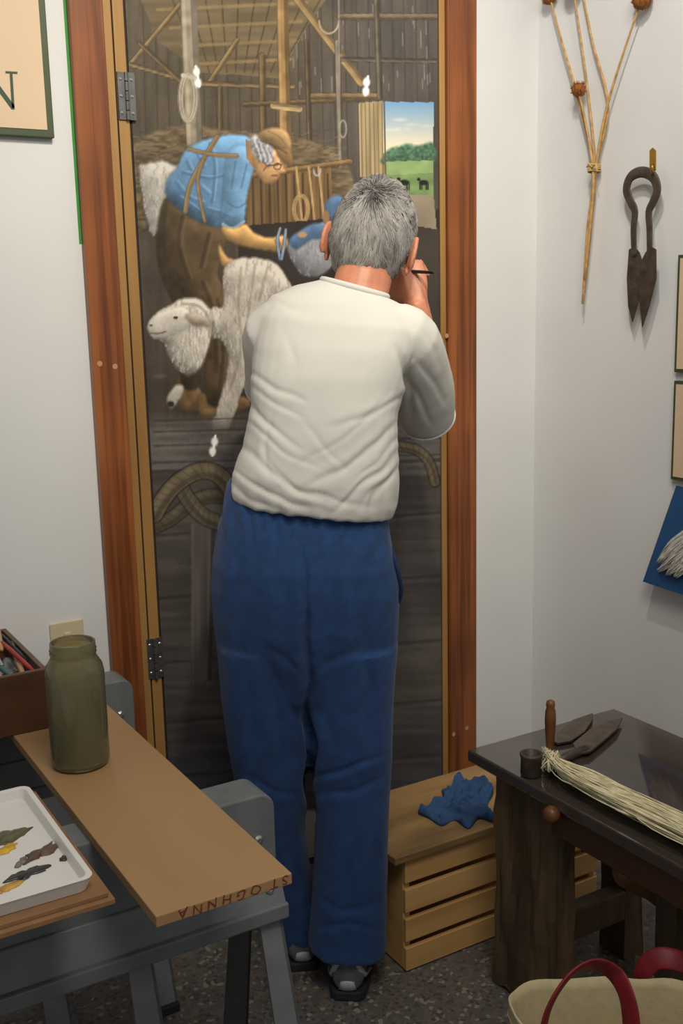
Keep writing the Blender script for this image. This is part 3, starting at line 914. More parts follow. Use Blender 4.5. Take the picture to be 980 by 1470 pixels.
def inhair(d):
    if d.z < -.62:
        return False
    if d.y > .35 and d.z < .50:
        return False
    if abs(d.x) > .72 and d.z < -.02 and d.y > -.42:
        return False
    return True


hr_ = (.090, .110, .136)
hv, hfc, hcol = [], [], []


def addring_tube(pts, rads, colr, n=3):
    base = len(hv)
    for i, p in enumerate(pts):
        tn = (pts[min(i + 1, len(pts) - 1)] - pts[max(i - 1, 0)]).normalized()
        u = tn.orthogonal().normalized(); v = tn.cross(u)
        for j in range(n):
            a = 2 * math.pi * j / n
            hv.append(p + (u * math.cos(a) + v * math.sin(a)) * rads[i]); hcol.append(colr)
    for i in range(len(pts) - 1):
        for j in range(n):
            hfc.append((base + i * n + j, base + i * n + (j + 1) % n, base + (i + 1) * n + (j + 1) % n, base + (i + 1) * n + j))


nlat, nlon = 46, 64
for i in range(nlat + 1):
    th = math.pi * i / nlat
    for j in range(nlon):
        ph = 2 * math.pi * j / nlon
        d = Vector((math.sin(th) * math.cos(ph), math.sin(th) * math.sin(ph), math.cos(th)))
        nz = noise.noise(d * 4) * .05 + noise.noise(d * 11) * .025
        k = .97 + nz
        if d.z < -.1:
            k *= 1 + .16 * (d.z + .1)
        if not inhair(d):
            k = .70
        hv.append(HL(d.x * hr_[0] * k, d.y * hr_[1] * k, d.z * hr_[2] * k))
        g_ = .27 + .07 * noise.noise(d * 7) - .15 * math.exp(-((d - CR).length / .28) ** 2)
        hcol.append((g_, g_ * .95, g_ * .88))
for i in range(nlat):
    for j in range(nlon):
        hfc.append((i * nlon + j, i * nlon + (j + 1) % nlon, (i + 1) * nlon + (j + 1) % nlon, (i + 1) * nlon + j))
rh = random.Random(11)
cnt = 0
while cnt < 9500:
    d = Vector((rh.gauss(0, 1), rh.gauss(0, 1), rh.gauss(0, 1))).normalized()
    if not inhair(d):
        continue
    cnt += 1
    tg = d - CR; tg = tg - d * tg.dot(d)
    tg = tg.normalized() if tg.length > 1e-4 else d.orthogonal()
    sw = d.cross(tg)
    cl = noise.noise(d * 2.8)
    tg = (tg + sw * (.9 * cl + rh.uniform(-.12, .12))).normalized()
    ln = rh.uniform(.25, .50)
    pts = []
    lift = rh.uniform(.0, .018)
    for k in range(5):
        dk = (d + tg * (ln * k / 4)).normalized()
        nz = noise.noise(dk * 4) * .05 + noise.noise(dk * 11) * .025
        rr_ = .974 + nz + lift * math.sin(math.pi * (k + .3) / 4.3) - .012 * (k == 4)
        if dk.z < -.1:
            rr_ *= 1 + .16 * (dk.z + .1)
        pts.append(HL(dk.x * hr_[0] * rr_, dk.y * hr_[1] * rr_, dk.z * hr_[2] * rr_))
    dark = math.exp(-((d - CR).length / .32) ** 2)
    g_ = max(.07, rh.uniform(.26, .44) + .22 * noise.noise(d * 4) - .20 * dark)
    addring_tube(pts, [.0008, .0011, .0011, .0008, .0003], (g_, g_ * .955, g_ * .89))
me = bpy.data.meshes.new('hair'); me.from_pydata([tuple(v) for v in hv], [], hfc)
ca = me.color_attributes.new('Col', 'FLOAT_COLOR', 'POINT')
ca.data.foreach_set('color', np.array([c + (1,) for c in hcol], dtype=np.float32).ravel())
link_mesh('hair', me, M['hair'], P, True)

# shirt
bm = B()
loft(bm, [ring(a, b_, q, d) for a, b_, q, d in SH])
e2 = sR + (eR - sR) * 1.0 + RT * .004
tube(bm, smooth_path([Q(560, 478, .185), sR, (sR + e2) / 2 + RT * .006, e2], 4), [.056, .060, .064, .066, .068, .069, .070, .070, .070, .069, .067, .065, .063], 24)
e3 = sL + (eL - sL) * .85
tube(bm, smooth_path([Q(430, 470, .185), sL, (sL + e3) / 2, e3], 4), [.056, .060, .064, .066, .066, .066, .066, .066, .066, .066, .066, .066, .066], 24)
sh = obj('t_shirt', bm, M['shirt'], P)
remesh(sh, .0048, 7, .5)


def loc(w):
    d = w - O
    return d.dot(RT), d.dot(FW), d.z


def crease(CL, w, n):
    """creases: a valley with a soft ridge beside it"""
    if n.dot(FW) > .15:
        return 0
    px, py = proj(w); tot = 0
    px += 9 * noise.noise(Vector((px * .02, py * .02, 0))); py += 10 * noise.noise(Vector((px * .02, py * .02, 7)))
    for pts, wd, dep, bb_ in CL:
        if not (bb_[0] < px < bb_[1] and bb_[2] < py < bb_[3]):
            continue
        best = 1e9; sgn = 1; tpar = 0
        for i in range(len(pts) - 1):
            x1, y1 = pts[i]; x2, y2 = pts[i + 1]; dx, dy = x2 - x1, y2 - y1
            t_ = max(0, min(1, ((px - x1) * dx + (py - y1) * dy) / (dx * dx + dy * dy)))
            ex, ey = px - x1 - t_ * dx, py - y1 - t_ * dy; d = math.hypot(ex, ey)
            if d < best:
                best = d; sgn = 1 if dx * ey - dy * ex > 0 else -1; tpar = (i + t_) / (len(pts) - 1)
        if best < wd * 6:
            fade = math.sin(math.pi * min(1, max(0, .06 + .88 * tpar)))
            s_ = sgn * best / wd
            tot += fade * dep * (-math.exp(-(s_ + .2) ** 2) + .45 * math.exp(-((s_ - 2.1) / 1.7) ** 2))
    return tot


def mkcr(lst, k):
    out = []
    for pts, wd, dep in lst:
        pp = [tuple(p)[:2] for p in smooth_path([Vector((x, y, 0)) for x, y in pts], 3)]
        xs = [p[0] for p in pp]; ys = [p[1] for p in pp]; pd = wd * 6 + 10
        out.append((pp, wd, dep * k, (min(xs) - pd, max(xs) + pd, min(ys) - pd, max(ys) + pd)))
    return out


CS = mkcr([([(358, 532), (392, 556), (440, 572)], 3.6, .006), ([(352, 572), (380, 606), (430, 644)], 4, .007), ([(344, 640), (410, 694), (530, 734)], 4, .008), ([(336, 668), (385, 708), (450, 732)], 3.6, .008),
           ([(574, 640), (530, 690), (480, 738)], 4, .008), ([(574, 600), (520, 656), (430, 700)], 4.4, .007), ([(388, 600), (378, 648), (394, 694)], 3.6, .005), ([(592, 556), (540, 590), (470, 612)], 3.6, .005),
           ([(598, 516), (622, 552), (640, 578)], 4, .006), ([(584, 540), (606, 582), (622, 612)], 4, .008), ([(570, 500), (590, 560), (586, 600)], 5, .016), ([(566, 670), (545, 705), (530, 740)], 3.6, .007), ([(420, 600), (470, 640), (500, 700)], 4, .003),
           ([(410, 470), (420, 520), (412, 570)], 6, .003), ([(330, 696), (360, 722), (400, 734)], 4, .005), ([(600, 470), (622, 500), (632, 530)], 4, .004), ([(395, 428), (420, 444), (450, 450)], 5, .003),
           ([(362, 556), (398, 580), (440, 606)], 3, .004), ([(356, 604), (392, 640), (460, 680)], 3, .004), ([(574, 622), (540, 664), (500, 700)], 3, .005), ([(380, 660), (430, 704), (490, 732)], 3, .005), ([(574, 656), (550, 690), (515, 738)], 3, .005), ([(560, 560), (500, 622), (420, 668)], 3.4, .003)], .5)
tz0 = loc(Q(450, 735, 0))[2]


def shirt_fold(w, n):
    s, q, z = loc(w)
    zz = z - tz0
    low = math.exp(-max(0, zz) / .16)
    f3 = noise.noise(Vector((s * 5 + z * 4, z * 12 - s * 7, q * 3))) * .0032 * (.4 + low)
    f4 = noise.noise(Vector((s * 9, z * 5, q * 6 + 3))) * .0030
    f5 = noise.noise(Vector((s * 26 + z * 14, z * 40 - s * 22, q * 12))) * .0008 * (.5 + low)
    gath = math.sin(s * 150 + 4 * noise.noise(Vector((s * 15, z * 6, 2)))) * .0016 * math.exp(-(zz / .03) ** 2)
    return f3 + f4 + f5 + gath + crease(CS, w, n)


displace(sh, shirt_fold)
bm = B()
cr_ = ring((463, 402), (555, 427), .207, .060, 36)
cpts = [p + Z3 * .001 for p in cr_]
tube(bm, cpts + [cpts[0]], .0070, 8, k=1.0)
obj('collar', bm, M['shirt'], sh, True)
for e_, dr, rr_ in ((e2, (e2 - sR).normalized(), .0645), (e3, (e3 - sL).normalized(), .067)):
    bm = B(); u = dr.orthogonal().normalized(); v = dr.cross(u)
    pts = [e_ + dr * .004 + u * math.cos(a) * (rr_ - .004) + v * math.sin(a) * (rr_ - .004) for a in [2 * math.pi * j / 30 for j in range(31)]]
    tube(bm, pts, .004, 6); obj('sleeve_hem', bm, M['shirt'], sh, True)

# trousers
bm = B()
loft(bm, [ring(a, b_, q, d) for a, b_, q, d in PEL])
for LG in (LLEG, RLEG):
    loft(bm, [ring(a, b_, q, d) for a, b_, q, d in LG])
tr = obj('trousers', bm, M['trouser'], P)
remesh(tr, .0052, 6, .5)
wz = loc(Q(440, 750, .0))[2]; kz = loc(Q(500, 1130, .0))[2]; cz_ = loc(Q(440, 960, .0))[2]
CT = mkcr([([(436, 750), (434, 820), (436, 880), (439, 940)], 5, .014), ([(438, 880), (441, 960), (443, 1040), (443, 1110), (443, 1170)], 6, .032), ([(448, 1116), (500, 1104), (556, 1080)], 4.5, .010), ([(452, 1146), (510, 1138), (556, 1118)], 4.5, .007),
           ([(440, 975), (412, 945), (372, 925)], 6, .004), ([(442, 975), (480, 945), (520, 930)], 6, .004), ([(352, 1112), (392, 1134), (430, 1138)], 5, .005), ([(480, 950), (470, 1020), (474, 1090)], 8, .009),
           ([(384, 950), (394, 1020), (404, 1100)], 8, .009), ([(450, 1288), (500, 1308), (550, 1296)], 4.5, .006), ([(452, 1330), (505, 1322), (548, 1336)], 4.5, .006), ([(520, 900), (530, 1000), (524, 1080)], 9, .008), ([(500, 1170), (506, 1240), (498, 1310)], 8, .009), ([(404, 1180), (420, 1250), (424, 1310)], 7, .007),
           ([(545, 760), (536, 800), (540, 860)], 7, .006), ([(330, 770), (340, 830), (334, 890)], 8, .006), ([(528, 1170), (534, 1240), (528, 1310)], 7, .006), ([(350, 940), (356, 1030), (366, 1090)], 8, .007), ([(392, 765), (400, 820), (394, 890)], 7, .004), ([(484, 765), (478, 820), (486, 890)], 7, .004)], .6)


def trouser_fold(w, n):
    s, q, z = loc(w)
    ruf = math.sin(s * 230 + 3 * noise.noise(Vector((s * 20, z * 8, 0)))) * .0026 * math.exp(-((z - wz) / .030) ** 2)
    f2 = noise.noise(Vector((s * 13, z * 2.2, q * 8 + 2))) * .0075
    f3 = noise.noise(Vector((s * 24, z * 6, q * 10))) * .0016
    hem = math.exp(-(z / .14)) * noise.noise(Vector((s * 8, z * 26 + s * 8, q * 5))) * .005
    return ruf + f2 + f3 + hem + crease(CT, w, n)


displace(tr, trouser_fold)
bm = B(); tube(bm, smooth_path([Q(559, 780, .10), Q(569, 812, .070), Q(576, 845, .075), Q(572, 864, .09)], 5), .0045, 6)
obj('pocket', bm, M['trouser_dark'], tr, True)


# shoes
def shoe(heel, ang):
    fd = FW * math.cos(ang) + RT * math.sin(ang); rt = RT * math.cos(ang) - FW * math.sin(ang)
    prof = ((0, .024, .022, .084), (.012, .034, .018, .102), (.04, .039, .016, .110), (.09, .041, .015, .108), (.13, .043, .015, .090), (.18, .046, .015, .072), (.23, .047, .016, .060), (.265, .040, .018, .050), (.285, .022, .022, .038))
    rg = []
    for q, hw, z0, z1 in prof:
        c = Vector((heel.x, heel.y, 0)) + fd * q; hh = (z1 - z0) / 2
        rg.append([c + rt * (hw * spow(math.cos(a), .75) * (1 - .18 * max(0, math.sin(a)))) + Z3 * (z0 + hh + hh * spow(math.sin(a), .8)) for a in [2 * math.pi * j / 20 for j in range(20)]])
    bm = B(); loft(bm, rg)
    s = obj('shoe', bm, M['shoe'], P, True)
    bm = B()
    out = [(q, hw + .003) for q, hw, _, _ in prof]
    left = [Vector((heel.x, heel.y, 0)) + fd * (q - .003) + rt * w for q, w in out]; right = [Vector((heel.x, heel.y, 0)) + fd * (q - .003) - rt * w for q, w in out[::-1]]
    prism(bm, left + right, (0, 0, .022))
    obj('sole', bm, M['sole'], s, bevel=.004)
    base = Vector((heel.x, heel.y, 0)) + fd * .010
    for sg in (-1, 1):
        bm = B()
        tube(bm, [base + rt * sg * .013 + Z3 * .094 - fd * .004, base + rt * sg * .025 + Z3 * .070 - fd * .002, base + rt * sg * .033 + Z3 * .048 + fd * .010, base + rt * sg * .041 + Z3 * .038 + fd * .05], [.007, .010, .009, .008], 10, up=fd, k=.5)
        obj('heel_panel', bm, M['shoe_grey'], s, True)
    bm = B(); tube(bm, [base - fd * .009 + Z3 * .028, base - fd * .011 + Z3 * .046], [.020, .015], 10, up=fd, k=.25)
    obj('heel_tab', bm, M['shoe_grey'], s, True)
    bm = B()
    for k in range(4):
        c = Vector((heel.x, heel.y, .094 - .008 * k)) + fd * (.125 + .022 * k)
        tube(bm, [c - rt * .022, c + Z3 * .006, c + rt * .022], .003, 6)
    obj('laces', bm, M['shoe_grey'], s, True)


shoe(Vector((1.035, 1.772, 0)), math.radians(6))
hl = O + RT * -.095 + FW * .118
shoe(hl, math.radians(-6))

# brush held between thumb and finger, its tip on the mural
tip = onY(486, 384, YW - .0095)
bd = (tip - PN).normalized()
end = PN - bd * .165
br = thing('paint_brush', 'slim dark-handled artist brush held in the right hand against the mural', 'brush', end)
Lb = (tip - end).length
bm = B(); tube(bm, [end, end + bd * .03, end + bd * (Lb * .45), end + bd * (Lb - .05)], [.0024, .0036, .0044, .0032], 10); obj('handle', bm, M['blackhandle'], br, True)
bm = B(); tube(bm, [end + bd * (Lb - .052), end + bd * (Lb - .02)], [.0036, .0032], 10); obj('ferrule', bm, M['screw'], br, True)
bm = B(); tube(bm, [end + bd * (Lb - .021), end + bd * (Lb - .01), end + bd * (Lb - .001)], [.003, .0034, .0006], 8); obj('bristles', bm, M['bristle'], br, True)

# ------------------------------------------------------------------ sawhorses, plank and what lies on them
ZT = .70


def sawhorse(dy, label):
    h = thing('sawhorse', label, 'sawhorse', (.25, 1.49 + dy, 0), 'grey steel sawhorses')
    bm = B(); pf = []
    x0, x1, z0, z1, r = -.30, .722, .545, ZT - .016, .026
    for cx, cz, a0 in ((x1 - r, z1 - r, 0), (x0 + r, z1 - r, 90)):
        for i in range(7):
            a = math.radians(a0 + 15 * i); pf.append((cx + r * math.cos(a), cz + r * math.sin(a)))
    pf += [(x0, z0), (x1, z0)]
    prism(bm, [(x, 1.455 + dy, z) for x, z in pf], (0, .075, 0)); be = obj('beam', bm, M['horse'], h, bevel=.003)
    for sx, sz in ((.69, .61), (.40, .61)):
        bm = B(); lathe(bm, (sx, 1.455 + dy, sz), (0, -1, 0), [(.008, 0), (.008, .003), (.004, .006)], 12)
        obj('screw', bm, M['screw'], be)
    # folded lower flange and rail
    bm = B(); hexa(bm, [(x0, 1.425 + dy, .505), (.722, 1.425 + dy, .505), (.722, 1.445 + dy, .505), (x0, 1.445 + dy, .505)], [(x0, 1.450 + dy, .56), (.722, 1.450 + dy, .56), (.722, 1.470 + dy, .56), (x0, 1.470 + dy, .56)]); fl = obj('flange', bm, M['horse'], h, bevel=.002)
    bm = B(); lathe(bm, (.698, 1.437 + dy, .53), (0, -1, .4), [(.008, 0), (.008, .004), (.004, .007)], 12); obj('screw', bm, M['screw'], fl)
    bm = B(); box(bm, (x0, 1.415 + dy, .482), (.722, 1.445 + dy, .508)); obj('rail', bm, M['horse'], h, bevel=.003)
    for lx, front in ((.695, 1), (.69, 0), (.475, 1), (-.27, 1), (-.27, 0)):
        ya_, yb_ = ((1.44, 1.29) if front else (1.52, 1.615))
        ya_ += dy; yb_ += dy
        bm = B(); w1, w2, t_ = .019, .026, .018
        # an angle-iron leg: two thin plates meeting along an edge
        hexa(bm, [(lx - w2, yb_ - .003, 0), (lx + w2, yb_ - .003, 0), (lx + w2, yb_ + .003, 0), (lx - w2, yb_ + .003, 0)],
             [(lx - w1, ya_ - .003, .505), (lx + w1, ya_ - .003, .505), (lx + w1, ya_ + .003, .505), (lx - w1, ya_ + .003, .505)])
        hexa(bm, [(lx + w2 - .005, yb_ - .003, 0), (lx + w2, yb_ - .003, 0), (lx + w2, yb_ + t_ * 2, 0), (lx + w2 - .005, yb_ + t_ * 2, 0)],
             [(lx + w1 - .005, ya_ - .003, .505), (lx + w1, ya_ - .003, .505), (lx + w1, ya_ + t_ * 2, .505), (lx + w1 - .005, ya_ + t_ * 2, .505)])
        lg = obj('leg', bm, M['horse'] if front else M['horse_dark'], h)  # rear legs take a darker copy of the grey steel
        bm = B(); box(bm, (lx - .027, yb_ - .007, 0), (lx + .027, yb_ + .042, .02)); obj('foot', bm, M['sole'], lg, bevel=.003)
    return h


sawhorse(0, 'grey steel sawhorse nearest the viewer, under the near end of the tan plank')
sawhorse(.65, 'grey steel sawhorse by the wall, behind the glass jar under the far plank end')

pk = thing('plank', 'long tan hardboard plank with red handwriting on its end, carrying the jar', 'plank', (.517, 1.7, ZT - .016))
bm = B(); box(bm, (.419, 1.19, ZT - .016), (.613, 2.25, ZT)); obj('board', bm, M['hardboard'], pk, bevel=.0015)
for txt, x_ in (('ST', .607), ('OGHNNA', .567)):
    fc = bpy.data.curves.new('t', 'FONT'); fc.body = txt; fc.size = .0195; fc.space_character = 1.62; fc.extrude = .0001; fc.shear = .12
    fo = bpy.data.objects.new('t', fc); COL.objects.link(fo); bpy.context.view_layer.update()
    me = bpy.data.meshes.new_from_object(fo.evaluated_get(bpy.context.evaluated_depsgraph_get()))
    bpy.data.objects.remove(fo)
    me.transform(Matrix(((-1, 0, 0, x_), (0, 0, -1, 1.1896), (0, -1, 0, ZT - .001), (0, 0, 0, 1))))
    for v in me.vertices:      # an unsteady hand
        v.co.z += .0014 * math.sin(v.co.x * 140); v.co.x += .0010 * math.sin(v.co.z * 500 + v.co.x * 90)
    link_mesh('handwriting', me, M['redink'], pk)
bm = B(); box(bm, (.05, 1.46, ZT - .016), (.24, 2.25, ZT))
tag(obj('plank', bm, M['hardboard'], None, bevel=.0015), 'second plank under the wooden paint box and paint tray, mostly hidden', 'plank')

# jar
jc = Vector((.484, 1.70, ZT + .0005))
jar = thing('glass_jar', 'tall glass mason jar of murky brown brush water on the tan plank', 'jar', jc)
bm = B()
prof = [(.040, 0), (.046, .004), (.0485, .012), (.0485, .160), (.046, .174), (.039, .186), (.037, .190), (.037, .194), (.0385, .196), (.037, .199), (.0385, .202), (.037, .205), (.037, .214), (.0355, .215), (.034, .213), (.034, .190), (.043, .172), (.0455, .160), (.0455, .014), (.040, .006)]
lathe(bm, jc, Z3, prof, 36); obj('jar_body', bm, M['glass'], jar, True)
bm = B(); lathe(bm, jc + Z3 * .060, Z3, [(.0452, 0), (.0452, .086), (.0452, .087)], 36); obj('water', bm, M['murky'], jar, True)
bm = B(); lathe(bm, jc + Z3 * .0065, Z3, [(.038, 0), (.0452, .009), (.0452, .0530), (.0452, .0534)], 36); obj('sediment', bm, M['sediment'], jar, True)

# wooden paint box
X0, X1, Y0, Y1, BZ = .16, .489, 1.887, 2.19, .814
pb = thing('paint_box', 'open dark wooden box full of brushes and paint tubes', 'box', ((X0 + X1) / 2, (Y0 + Y1) / 2, ZT + .0005))
z0 = ZT + .0005
for nm, a, b_ in (('front_panel', (X0, Y0, z0), (X1, Y0 + .010, BZ)), ('back_panel', (X0, Y1 - .010, z0), (X1, Y1, BZ)), ('side_panel', (X1 - .010, Y0 + .010, z0), (X1, Y1 - .010, BZ)), ('side_panel', (X0, Y0 + .010, z0), (X0 + .010, Y1 - .010, BZ)), ('bottom_panel', (X0 + .010, Y0 + .010, z0), (X1 - .010, Y1 - .010, z0 + .066))):
    bm = B(); box(bm, a, b_); obj(nm, bm, M['boxwood'], pb, bevel=.002)


def brush(a, b_, hm, label, r=.0045, tipm='bristle'):
    a = Vector(a); b_ = Vector(b_); d = b_ - a
    t_ = thing('paint_brush', label, 'brush', a, 'brushes in the wooden box')
    bm = B(); tube(bm, [a, a + d * .15, a + d * .5, a + d * .72], [r * .6, r * .9, r * 1.1, r * .8], 10); obj('handle', bm, M[hm], t_, True)
    bm = B(); tube(bm, [a + d * .71, a + d * .88], [r * .95, r * 1.0], 10); obj('ferrule', bm, M['screw'], t_, True)
    bm = B(); tube(bm, [a + d * .87, a + d * .94, a + d], [r * .95, r * 1.1, r * .2], 8); obj('bristles', bm, M[tipm], t_, True)


zf = z0 + .066
brush((.472, 1.905, .803), (.436, 2.10, .841), 'redhandle', 'red-handled brush leaning in the wooden box')
brush((.452, 1.905, .794), (.470, 2.08, .818), 'lighthandle', 'pale wooden-handled brush crossing under the red one in the wooden box', .0055)
brush((.436, 1.905, .798), (.400, 2.08, .822), 'greenhandle', 'teal-handled brush lying in the wooden box', .0055)
brush((.474, 1.975, .806), (.448, 2.165, .842), 'blackhandle', 'black-handled brush by the right side of the wooden box')
brush((.420, 1.905, .798), (.372, 2.07, .818), 'lighthandle', 'pale-handled brush at the far left of the wooden box', .005)
brush((.425, 1.96, .812), (.418, 2.165, .846), 'silver', 'grey metal-handled brush lying over the teal one in the wooden box', .005)
brush((.473, 2.06, .800), (.400, 2.15, .850), 'greenhandle', 'short teal-handled brush slanting at the back of the wooden box', .005)
brush((.440, 2.02, .822), (.462, 2.17, .852), 'lighthandle', 'pale thick-handled brush standing highest at the back of the wooden box', .006)


def ptube(c, ang, cm, label, tilt=.05):
    c = Vector(c); d = Vector((math.cos(ang), math.sin(ang), tilt)).normalized(); sd = Vector((-math.sin(ang), math.cos(ang), 0)); upv = d.cross(sd)
    t_ = thing('paint_tube', label, 'paint tube', c, 'paint tubes in the wooden box')
    bm = B(); rg = []
    for k, (w, h_) in enumerate(((.015, .0015), (.0145, .004), (.014, .007), (.0125, .010), (.011, .011), (.006, .006))):
        cc_ = c + d * (k * .015 if k < 5 else .064)
        rg.append([cc_ + sd * (w * math.cos(a)) + upv * (h_ * math.sin(a)) for a in [2 * math.pi * j / 16 for j in range(16)]])
    loft(bm, rg); obj('tube_body', bm, M[cm], t_, True)
    bm = B(); lathe(bm, c + d * .064, d, [(.0075, 0), (.0075, .012), (.006, .014)], 12); obj('cap', bm, M['blackhandle' if cm != 'bluetube' else 'paper'], t_, True)


ptube((.460, 1.915, zf + .008), 1.57, 'paper', 'white paint tube at the front right of the wooden box')
ptube((.460, 2.015, zf + .008), 1.57, 'silver', 'silver paint tube at the back right of the wooden box')
ptube((.425, 1.915, zf + .008), 1.62, 'bluetube', 'blue paint tube by the front of the wooden box')
ptube((.425, 2.020, zf + .008), 1.6, 'silver', 'silver paint tube behind the blue one in the wooden box')
ptube((.388, 1.92, zf + .008), 1.57, 'silver', 'silver paint tube left of the blue one in the wooden box')

# tray and cardboard
bm = B(); box(bm, (-.06, 1.246, ZT + .0005), (.386, 1.62, ZT + .008)); box(bm, (-.05, 1.254, ZT + .008), (.380, 1.615, ZT + .0145))
tag(obj('cardboard_sheet', bm, M['card'], None, bevel=.001), 'brown cardboard sheet under the white paint tray', 'cardboard')
tz = ZT + .015
ty = thing('paint_tray', 'white enamel tray dotted with dabs of mixed oil paint', 'palette', (.16, 1.43, tz))
bm = B()
tx0, tx1, ty0, ty1 = -.05, .366, 1.266, 1.588
rg = [rrect(tx0 + .006, tx1 - .006, ty0 + .006, ty1 - .006, .012, tz), rrect(tx0, tx1, ty0, ty1, .014, tz + .017), rrect(tx0 - .002, tx1 + .002, ty0 - .002, ty1 + .002, .015, tz + .021), rrect(tx0 + .006, tx1 - .006, ty0 + .006, ty1 - .006, .011, tz + .021), rrect(tx0 + .010, tx1 - .010, ty0 + .010, ty1 - .010, .010, tz + .006)]
loft(bm, rg); obj('tray_body', bm, M['tray'], ty, bevel=.001)


def dab(px, py, w, h_, ang, c, nm):
    ctr = onZ(px, py, tz + .0062)
    bm = B(); n = 32; rg = []
    sd = px * .37 + py
    ex = Vector((math.cos(ang), math.sin(ang), 0)); ey_ = Vector((-math.sin(ang), math.cos(ang), 0))
    for k, (s, zz) in enumerate(((1, 0), (.95, .0014), (.7, .0022), (.35, .003), (.1, .0034))):
        rg.append([ctr + ex * (w * s * math.cos(a) * (1 + .5 * noise.noise(Vector((math.cos(a) * 2, math.sin(a) * 2, sd))))) + ey_ * (h_ * s * math.sin(a) * (1 + .8 * noise.noise(Vector((math.cos(a) * 2.6, math.sin(a) * 2.6, sd + 9))))) + Z3 * zz for a in [2 * math.pi * j / n for j in range(n)]])
    loft(bm, rg)
    mm = mat('paint_' + nm, c, .35, .3, 60)
    obj('paint_dab', bm, mm, ty, True, label=nm + ' paint dab')


dab(8, 1203, .036, .016, .3, (84, 80, 44), 'olive'); dab(4, 1222, .024, .009, .5, (208, 160, 40), 'yellow'); dab(60, 1224, .032, .014, .5, (96, 70, 56), 'brown')
dab(42, 1254, .028, .012, .2, (48, 48, 48), 'black'); dab(95, 1232, .010, .007, .2, (60, 50, 44), 'dark'); dab(12, 1274, .022, .008, .3, (200, 150, 60), 'ochre'); dab(30, 1238, .015, .006, .9, (120, 112, 100), 'grey')

# ------------------------------------------------------------------ on the back wall
pl = thing('outlet_plate', 'ivory wall plate low on the wall behind the jar', 'wall plate', onY(95, 908, YW))
c = onY(96, 914, YW)
bm = B(); box(bm, (c.x - .038, YW - .006, c.z - .045), (c.x + .038, YW - .0005, c.z + .037)); obj('plate', bm, M['plate'], pl, bevel=.003)
bm = B(); box(bm, (c.x - .008, YW - .010, c.z - .015), (c.x + .008, YW - .006, c.z + .012)); obj('switch', bm, M['plate'], pl, bevel=.002)

# sign with the letter N
sr = onY(75, 200, YW).x; sb = onY(75, 200, YW).z
sg = thing('sign_board', 'peach sign board with dark green border and large green letter', 'sign', (sr - .3, YW - .02, sb))
bm = B(); box(bm, (sr - .62, YW - .018, sb), (sr, YW - .0005, 2.5)); obj('border', bm, M['green'], sg, bevel=.002)
bm = B(); box(bm, (sr - .605, YW - .0195, sb + .015), (sr - .0145, YW - .0175, 2.485)); obj('face', bm, M['signface'], sg)
bm = B()
yl = YW - .0205
pN = lambda pts: [onY(x, y, yl) for x, y in pts]
off = (0, .001, 0)
prism(bm, pN([(14, 106), (18, 106), (21, 155), (17, 155)]), off)
prism(bm, pN([(8, 102), (25, 103), (25, 106), (8, 105)]), off)
prism(bm, pN([(-22, 104), (-14, 104), (21, 152), (21, 157), (17, 157)]), off)
prism(bm, pN([(-18, 108), (-15, 108), (-13, 154), (-16, 154)]), off)
prism(bm, pN([(-24, 153), (-6, 154), (-6, 157), (-24, 156)]), off)
prism(bm, pN([(-28, 101), (-14, 102), (-14, 105), (-28, 104)]), off)
obj('letter', bm, M['signgreen'], sg)

# green tape
gb = onY(113, 350, YW).z
bm = B(); box(bm, (xa - .005, YW - .0012, gb), (xa - .0001, YW - .00005, 2.3)); tag(obj('masking_tape', bm, M['tape']), 'thin strip of green masking tape along the left edge of the door frame', 'tape')

# ------------------------------------------------------------------ crate, lid, rag
cx0, cx1, cy0, cy1 = 1.194, 1.76, 1.785, 2.06
cz = .272
ct = thing('crate', 'pale pine slatted crate on the floor beside the person', 'crate', ((cx0 + cx1) / 2, (cy0 + cy1) / 2, 0))
sl = [(0.004, .058), (.074, .128), (.144, .198), (.214, .272)]
bm = B()
for a, b_ in sl:
    box(bm, (cx0, cy0, a), (cx1, cy0 + .011, b_))
obj('front_panel', bm, M['crate'], ct, bevel=.0015)
bm = B()
for a, b_ in sl:
    box(bm, (cx0, cy1 - .011, a), (cx1, cy1, b_))
obj('back_panel', bm, M['crate'], ct, bevel=.0015)
for xx in (cx0 + .0005, cx1 - .0185):
    bm = B(); box(bm, (xx, cy0 + .0115, .004), (xx + .018, cy1 - .0115, cz)); obj('end_panel', bm, M['crate'], ct, bevel=.0015)
bm = B(); box(bm, (cx0 + .02, cy0 + .0115, .0), (cx1 - .02, cy1 - .0115, .01)); obj('bottom_panel', bm, M['crate'], ct)
bm = B()
prism(bm, [(1.160, 1.772, cz + .0005), (1.70, 1.772, cz + .0005), (1.70, 2.055, cz + .0005), (1.150, 2.055, cz + .0005)], (0, 0, .017))
tag(obj('plywood_board', bm, M['ply'], None, bevel=.002), 'worn plywood board lying on top of the pine crate', 'board')
